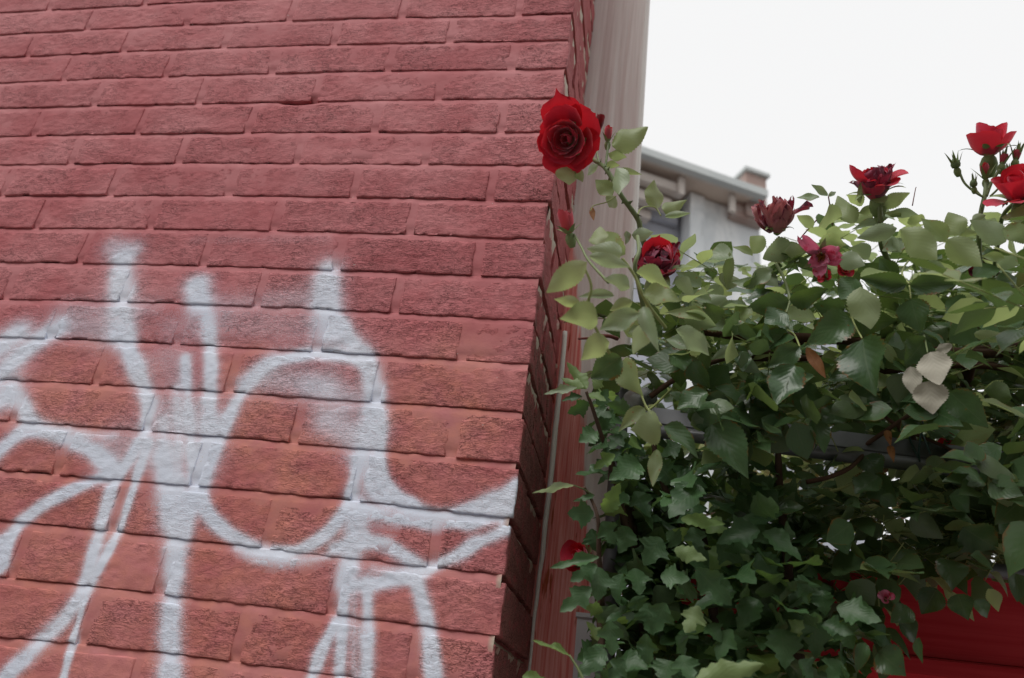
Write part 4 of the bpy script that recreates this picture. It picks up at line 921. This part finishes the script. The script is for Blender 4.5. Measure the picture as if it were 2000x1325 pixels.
# ------------------------------------------------------------------ roses and buds
def petal_mat(name, a, b, back, tr, dark=None, amt=0.0, tw=.3):
    M = Mat(name, .55, .25)
    M.b.inputs["Sheen Weight"].default_value = .8; M.b.inputs["Sheen Tint"].default_value = (1, .62, .72, 1); M.b.inputs["Sheen Roughness"].default_value = .4
    oi = M.n("ShaderNodeObjectInfo"); ge = M.n("ShaderNodeNewGeometry")
    c = M.mix(M.ramp(M.noise((60, 60, 60), 3), .3, .7), a, b); c = M.mix(M.math('MULTIPLY', oi.outputs["Random"], .5), c, back)
    if dark: c = M.mix(M.ramp(M.noise((85, 85, 85), 4, .65), .62 - .3 * amt, .72 - .25 * amt), c, dark)
    c = M.mix(M.math('MULTIPLY', ge.outputs["Backfacing"], .6), c, back)
    M.col(c)
    M.bump(M.noise((340, 340, 120), 3), .25, .001)
    t = M.n("ShaderNodeBsdfTranslucent"); t.inputs["Color"].default_value = tr
    ms = M.n("ShaderNodeMixShader"); ms.inputs[0].default_value = tw
    M.t.links.new(M.b.outputs[0], ms.inputs[1]); M.t.links.new(t.outputs[0], ms.inputs[2]); M.t.links.new(ms.outputs[0], M.out.inputs["Surface"])
    return M.m
P_RED = petal_mat("red_petal", rgb(.58, .012, .030), rgb(.76, .028, .055), rgb(.74, .09, .18), rgb(.75, .02, .03))
P_BUD = petal_mat("bud_petal", rgb(.52, .02, .035), rgb(.62, .05, .07), rgb(.62, .13, .17), rgb(.6, .05, .05))
P_DARK = petal_mat("dark_bud_petal", rgb(.13, .008, .012), rgb(.22, .012, .02), rgb(.2, .02, .03), rgb(.3, .01, .01))
P_WILT = petal_mat("wilted_purple_petal", rgb(.22, .018, .055), rgb(.40, .04, .09), rgb(.36, .09, .16), rgb(.3, .02, .04), rgb(.05, .006, .02), .7)
P_DRY = petal_mat("withered_petal", rgb(.52, .17, .18), rgb(.66, .34, .30), rgb(.58, .22, .26), rgb(.45, .12, .12), rgb(.24, .03, .08), .35)
P_PINK = petal_mat("faded_pink_petal", rgb(.80, .15, .29), rgb(.88, .36, .52), rgb(.86, .38, .54), rgb(.7, .1, .2), rgb(.50, .015, .035), .35)
M_SEPAL = mat_simple("green_sepal", (128, 146, 96), .55, .3, 0, .2, (200, 200, 200)).m
M_HIP = mat_simple("green_hip", (104, 124, 84), .5, .35, 0, .18, (120, 120, 120)).m
M_STAMEN = mat_simple("dry_stamens", (150, 100, 44), .9, .1, 0, .4, (500, 500, 500)).m

def petal_vf(L, Wd, t0, t1, Rc, r0, az, tip=0.0, ruf=0.0, point=0.0, curl=0.0, h0=0.0, nv=12, nu=11, seed=0, wd0=.35):
    """one petal: its midline leaves the flower's axis (z) at radius r0, tilting from t0 at the base to t1 at the rim"""
    rs = np.random.RandomState(seed); ph = rs.uniform(0, 6, 4); V = []
    r, h = r0, h0; dl = L / (nv - 1); prof = []
    for i in range(nv):
        v = i / (nv - 1); t = t0 + (t1 - t0) * v ** 1.4 + (tip * max(0, v - .75) * 4); prof.append((r, h, v, t)); r += math.sin(t) * dl; h += math.cos(t) * dl
    ca, sa = math.cos(az), math.sin(az)
    for (r, h, v, t) in prof:
        w = Wd * (wd0 + (1 - wd0) * math.sin(min(1, v / .62) * math.pi / 2)) * (1 if v < .74 else math.sqrt(max(0.0, 1 - ((v - .74) / .265) ** 2 * .96)))
        for j in range(nu):
            s = j / (nu - 1) * 2 - 1
            ll = w * s; th = ll / Rc
            lat = Rc * math.sin(th); rad = r - Rc * (1 - math.cos(th)) * math.cos(t) ; hh = h + Rc * (1 - math.cos(th)) * math.sin(t) * .6
            k = v ** 2
            rad += ruf * k * L * (math.sin(s * 4 + ph[0]) + .7 * math.sin(s * 9 + ph[1])) * .5 + curl * k * abs(s) ** 3 * L
            hh += ruf * k * L * (math.sin(s * 5 + ph[2]) + .6 * math.sin(s * 11 + v * 5 + ph[3])) * .5
            hh += point * L * max(0, 1 - abs(s)) ** 1.3 * max(0, v - .6) * math.cos(t); rad += point * L * max(0, 1 - abs(s)) ** 1.3 * max(0, v - .6) * math.sin(t)
            V.append((rad * ca - lat * sa, rad * sa + lat * ca, hh))
    return np.array(V), grid_faces(nv, nu)[:, ::-1]
def lathe(prof, n=14):
    V = [(r * math.cos(2 * math.pi * j / n), r * math.sin(2 * math.pi * j / n), h) for r, h in prof for j in range(n)]
    F = [(i * n + j, i * n + (j + 1) % n, (i + 1) * n + (j + 1) % n, (i + 1) * n + j) for i in range(len(prof) - 1) for j in range(n)]
    return np.array(V), F
def basis(axis, spin=0.0):
    z = unit(np.asarray(axis, float)); x = unit(RT - (RT @ z) * z); y = np.cross(z, x); c, s = math.cos(spin), math.sin(spin)
    return np.stack([x * c + y * s, -x * s + y * c, z], 1)
def view_axis(P, right, up, fwd):
    """a direction given by how far it points right, up and towards the camera as the photograph sees it"""
    return unit(RT * right + UP * up + toward(P) * fwd)
def bloom(plant, name, label, P, axis, s, petals, mat, hip=True, sep=5, sep_tilt=1.6, spin=0.0, sepL=.9, core=None, hipmat=None, seed=0, stalk=0.0):
    """a flower or bud: hip and sepals as its own mesh, every petal a child; s is its size in metres"""
    B = basis(axis, spin); P = np.asarray(P, float); V, F = lathe([(.02, -.52), (.10, -.50), (.17, -.34), (.19, -.2), (.15, -.06), (.10, 0), (.02, .02)]) if hip else lathe([(.02, -.1), (.08, -.06), (.09, 0), (.01, .04)])
    V = V * s; off = len(V); F = [tuple(f) for f in F]
    rs = random.Random(seed)
    for k in range(sep):
        a = 2 * math.pi * k / sep + rs.uniform(-.3, .3); t = sep_tilt + rs.uniform(-.35, .35)
        v, f = petal_vf(s * sepL * rs.uniform(.75, 1.1), s * .15, min(t, .9), t, s * .2, s * .11, a, seed=seed + k, nv=8, nu=5, point=.25, wd0=.9)
        nn = len(v) // 8                                    # taper to a thin tip
        for i in range(8):
            c = v[i * 5:(i + 1) * 5].mean(0); v[i * 5:(i + 1) * 5] = c + (v[i * 5:(i + 1) * 5] - c) * (1 - .9 * (i / 7) ** 1.2)
        V = np.concatenate([V, v]); F += [tuple(int(q) + off for q in g) for g in f]; off += len(v)
    o = link(name, mesh(name, V @ B.T, F, hipmat or M_SEPAL), plant.root, Vector(P - plant.base), label)
    for q in petals:
        q = dict(q); m = q.pop("mat", mat); dz = q.pop("h0", 0) * s
        v, f = petal_vf(q.pop("L") * s, q.pop("W") * s, q.pop("t0"), q.pop("t1"), q.pop("Rc") * s, q.pop("r0") * s, q.pop("az"), h0=dz, **q)
        link("petal", mesh("petal", v @ B.T, f, m), o)
    if core is not None:
        v, f = core; link("stamens", mesh("stamens", v * s @ B.T, f, M_STAMEN), o)
    return o
def rings(spec, seed=0):
    """[(count, L, W, t0, t1, Rc, r0, extras)] from the heart outwards"""
    rs = random.Random(seed); out = []; a0 = 0
    for n, L, W_, t0, t1, Rc, r0, ex in spec:
        a0 += rs.uniform(.4, 1.2)
        for k in range(n):
            j = lambda x, p=.16: x * rs.uniform(1 - p, 1 + p)
            d = dict(L=j(L), W=j(W_), t0=j(t0, .15), t1=t1 + rs.uniform(-.2, .2), Rc=j(Rc), r0=r0, az=a0 + 2 * math.pi * k / n + rs.uniform(-.38, .38), seed=rs.randrange(9999)); d.update(ex); out.append(d)
    return out
D2R = math.pi / 180
# the big open rose
def ang(u, v): return math.atan2(v, u)
P0 = at(1112, 270, -.045); sF = mm_px(P0) * 102
pet = rings([(3, .38, .20, .22, -.12, .13, .05, dict(ruf=.05)), (3, .42, .30, .40, .02, .20, .10, dict(ruf=.05, tip=.35)), (4, .46, .33, .46, .05, .24, .13, dict(ruf=.04, tip=.4)), (4, .50, .40, .66, .28, .33, .15, dict(ruf=.035, tip=.5)), (3, .50, .44, .88, .66, .42, .16, dict(ruf=.03, tip=.4))], 8)
for az, L, Wd, t1, pt in ((102, .66, .42, 1.28, .8), (40, .58, .42, 1.25, .35), (-28, .54, .44, 1.25, .1), (-95, .58, .46, 1.15, .25), (-145, .48, .38, 1.1, .0), (168, .46, .36, 1.05, .1)):
    pet.append(dict(L=L, W=Wd, t0=.95, t1=t1, Rc=.6, r0=.14, az=az * D2R, seed=int(az + 500), point=pt, curl=.08, tip=.12, ruf=.012, h0=-.03))
bloom(rose, "rose_flower", "large open red rose in front of the brick corner", P0, view_axis(P0, -.26, -.04, 1), sF, pet, P_RED, sep_tilt=2.2, sepL=.55, seed=3)
# two dark buds beside it
def bud_petals(n=5, open_=0.0, seed=0, L=.62): return rings([(2, L, .2, .12, -.38, .11, .04, {}), (n, L * .97, .26, .42, -.40 + open_, .17, .08, dict(tip=.3 * open_)), ], seed)
p = at(1166, 258, -.03); bloom(rose, "rose_bud", "small dark red bud right of the large open rose", p, view_axis(p, .25, 1, .2), mm_px(p) * 42, bud_petals(4, .1, 1, .75), P_DARK, sep_tilt=.35, spin=.4, seed=4, sepL=.8)
p = at(1187, 276, -.055); bloom(rose, "rose_bud", "small pointed red bud in green sepals beside the pale leaf", p, view_axis(p, .05, 1, .15), mm_px(p) * 34, bud_petals(4, 0, 2, .8), P_BUD, sep_tilt=.4, seed=5, sepL=.75)
# pink-red bud at the brick corner
p = at(1112, 456, -.08); bloom(rose, "rose_bud", "plump pink red bud in front of the return of the brick corner", p, view_axis(p, -.22, 1, .1), mm_px(p) * 56, rings([(3, .80, .28, .25, -.35, .17, .05, {}), (3, .80, .34, .50, -.30, .21, .10, dict(point=.3))], 3), P_BUD, sep_tilt=1.2, seed=6, sepL=.55)
# wilted purple-red rose with one bright petal
def crumple(seed, n=22, L=(.28, .5), W_=(.14, .26), ruf=.16, spread=1.2, mats=None):
    rs = random.Random(seed); out = []
    for k in range(n):
        d = dict(L=rs.uniform(*L), W=rs.uniform(*W_), t0=rs.uniform(.1, spread), t1=rs.uniform(-.9, .45 * spread), Rc=rs.uniform(.12, .4), r0=rs.uniform(.03, .16), az=rs.uniform(0, 6.283), ruf=rs.uniform(.4, 1) * ruf, curl=rs.uniform(-.15, .2), seed=rs.randrange(9999), h0=rs.uniform(-.05, .1))
        if mats: d["mat"] = rs.choice(mats)
        out.append(d)
    return out
p = at(1282, 540, -.02); s_ = mm_px(p) * 122
pet = crumple(11, 30, (.3, .52), (.16, .28), .2, 1.5, [P_WILT, P_WILT, P_WILT, P_RED]) + [dict(L=.56, W=.28, t0=.2, t1=.1, Rc=.3, r0=.10, az=1.57, seed=5, mat=P_RED, h0=.05)]
bloom(rose, "rose_flower", "wilted purple red rose with one bright red petal on top", p, view_axis(p, .05, .85, .55), s_, pet, P_WILT, sep_tilt=2.0, seed=7, sepL=.5)
# brown-pink withered rose
p = at(1518, 452, .0); s_ = mm_px(p) * 86
bloom(rose, "rose_flower", "shrivelled brownish pink rose against the far building", p, view_axis(p, .03, 1, .25), s_, crumple(21, 38, (.38, .80), (.16, .28), .20, 1.15, [P_DRY, P_DRY, P_DRY, P_WILT]) + [dict(L=.75, W=.14, t0=1.0, t1=1.3, Rc=.15, r0=.1, az=.2, ruf=.2, seed=3, h0=.2, mat=P_WILT)], P_DRY, hip=False, sep_tilt=2.2, seed=8, sepL=.35)
# spent pink rose
p = at(1603, 500, -.05); s_ = mm_px(p) * 74
st_v, st_f = [], []
for k in range(60):
    a, t = random.uniform(0, 6.28), random.uniform(0, 1.0); d = np.array([math.sin(t) * math.cos(a), math.sin(t) * math.sin(a), math.cos(t)]) * random.uniform(.12, .24); v, f = tube_vf([np.zeros(3), d * .6, d], [.006, .012], 4, 3); o_ = sum(len(x) for x in st_v); st_v.append(v); st_f += [tuple(i + o_ for i in g) for g in f]
bloom(rose, "rose_flower", "spent bright pink rose with few petals round dry stamens", p, view_axis(p, -.05, -.25, 1), s_, [dict(L=.72, W=.20, t0=.9, t1=1.35, Rc=.2, r0=.08, az=135 * D2R, seed=1, ruf=.10, curl=.15), dict(L=.58, W=.24, t0=.7, t1=1.2, Rc=.22, r0=.08, az=42 * D2R, seed=2, ruf=.14, curl=-.1), dict(L=.50, W=.24, t0=.9, t1=1.3, Rc=.25, r0=.08, az=5 * D2R, seed=3, ruf=.10), dict(L=.56, W=.24, t0=.6, t1=1.0, Rc=.18, r0=.08, az=-85 * D2R, seed=4, ruf=.08), dict(L=.42, W=.22, t0=.4, t1=.8, Rc=.2, r0=.06, az=-140 * D2R, seed=6, ruf=.15), dict(L=.38, W=.2, t0=.3, t1=.7, Rc=.2, r0=.06, az=-20 * D2R, seed=7, ruf=.15)], P_PINK, core=(np.concatenate(st_v), st_f), sep_tilt=1.9, seed=9, sepL=.5)
# dark crimson rose on the skyline
p = at(1712, 385, -.02); s_ = mm_px(p) * 86
pet = crumple(31, 34, (.42, .72), (.2, .34), .10, 1.25, [P_WILT, P_RED, P_WILT]) + [dict(L=.72, W=.36, t0=1.0, t1=-.3, Rc=.3, r0=.12, az=170 * D2R, seed=5, mat=P_RED, h0=.28), dict(L=.62, W=.30, t0=1.0, t1=1.7, Rc=.35, r0=.12, az=-20 * D2R, seed=6, mat=P_RED, h0=.2), dict(L=.5, W=.3, t0=.9, t1=1.9, Rc=.3, r0=.12, az=-70 * D2R, seed=9, mat=P_RED, h0=.15)]
bloom(rose, "rose_flower", "crumpled dark crimson rose standing above the leaves against the sky", p, view_axis(p, -.15, 1, .35), s_, pet, P_WILT, sep_tilt=2.3, seed=10, sepL=.6)
# cup-shaped red rose at the upper right
p = at(1932, 304, -.01); s_ = mm_px(p) * 84
pet = rings([(3, .72, .26, .15, -.1, .16, .06, {}), (4, .70, .36, .55, -.1, .28, .10, dict(tip=.35)), ], 9) + [dict(L=.66, W=.46, t0=1.0, t1=.15, Rc=.40, r0=.10, az=-150 * D2R, seed=4, tip=.5, curl=.12), dict(L=.66, W=.44, t0=1.0, t1=.1, Rc=.40, r0=.10, az=-25 * D2R, seed=5, tip=.4), dict(L=.62, W=.4, t0=1.0, t1=.2, Rc=.40, r0=.10, az=90 * D2R, seed=6)]
bloom(rose, "rose_flower", "cup shaped fresh red rose high against the sky at the upper right", p, view_axis(p, .05, 1, .12), s_, pet, P_RED, sep_tilt=1.9, seed=11, sepL=.6)
p = at(1925, 350, -.012); bloom(rose, "rose_bud", "opening red bud in green sepals under the cup shaped rose", p, view_axis(p, -.05, 1, .2), mm_px(p) * 36, bud_petals(4, .1, 6, .85), P_BUD, sep_tilt=.5, seed=12, sepL=.9)
p = at(1992, 392, -.03); s_ = mm_px(p) * 96
pet = rings([(4, .6, .3, .2, -.2, .2, .06, {}), (5, .62, .36, .6, .1, .3, .1, dict(tip=.3))], 14) + [dict(L=.62, W=.34, t0=1.1, t1=1.5, Rc=.4, r0=.1, az=a * D2R, seed=40 + a, curl=.1) for a in (200, 250, 310)]
bloom(rose, "rose_flower", "full red rose below the bud cluster at the far right", p, view_axis(p, -.2, 1, .4), s_, pet, P_RED, sep_tilt=2.2, seed=13, sepL=.5)
for (u, v, w, ax, lab, m) in ((1868, 328, 36, (-.25, 1, .1), "closed green bud with long curling sepals on an arching stalk", None), (1902, 365, 28, (-.1, 1, .2), "smallest round green bud below the closed ones", None), (1958, 320, 40, (.25, 1, .15), "fat green bud with a red slit beside the cup shaped rose", P_BUD), (1984, 312, 40, (.2, 1, .1), "pale green bud with spread sepal tips at the skyline", P_BUD), (1971, 345, 30, (-.05, 1, .2), "round green bud in front of the far right rose", None)):
    p = at(u, v, -.02); s_ = mm_px(p) * w
    o = bloom(rose, "rose_bud", lab, p, view_axis(p, *ax), s_, bud_petals(3, -.05, u, .5) if m else [], m or P_BUD, sep=6, sep_tilt=.12, seed=u, sepL=.95)
    if not m:
        v_, f_ = lathe([(.02, -.05), (.2, .02), (.25, .18), (.2, .38), (.09, .52), (.01, .58)]); link("bud_body", mesh("bud_body", v_ * s_ @ basis(view_axis(p, *ax)).T, f_, M_HIP), o)
# red rose behind the shrub, low down
p = at(1142, 1090, .16); s_ = mm_px(p) * 78
bloom(rose, "rose_flower", "red rose half hidden behind the shrub leaves before the red post", p, view_axis(p, -.6, .3, .6), s_, rings([(3, .4, .2, .2, -.2, .14, .05, {}), (5, .46, .28, .6, .2, .26, .1, dict(tip=.3)), (4, .5, .34, 1.0, .9, .35, .12, {})], 23), P_RED, sep_tilt=2.0, seed=15, sepL=.5)
for (u, v, y, w, m, lab) in ((1648, 530, .06, 30, P_RED, "red bloom peeking through leaves under the spent pink rose"), (1612, 542, .08, 24, P_RED, "tiny red bloom between the dark leaves under the pink rose"), (1852, 858, .3, 46, P_RED, "red bloom glimpsed above the right end of the rail"), (1638, 826, .32, 34, P_RED, "red bloom glimpsed above the left end of the rail"), (1514, 806, .2, 28, P_RED, "red petals showing between leaves at the rail's near end"), (1730, 1168, .12, 26, P_PINK, "pink petal tip among the deep shaded leaves"), (1910, 530, .1, 30, P_WILT, "dark wilted bloom among the leaves below the bud cluster")):
    p = at(u, v, y); bloom(rose, "rose_flower", lab, p, view_axis(p, random.uniform(-.3, .3), .3, 1), mm_px(p) * w, rings([(4, .5, .3, .4, .2, .25, .08, {}), (4, .56, .34, 1.0, 1.1, .35, .1, {})], u), m, sep=3, sep_tilt=2, seed=u, sepL=.4)
for (u, v, y) in ((1738, 870, .06), (1732, 840, .06), (1700, 690, .1)):
    p = at(u, v, y); d = np.array([.0, -.01, -.03]); rose.leaf(frame(p, p + d * .8, .009, toward(p)), L_ORANGE, 4, "withered orange leaf")
rose.finish(M_CANEY); shrub.finish(M_CANE)
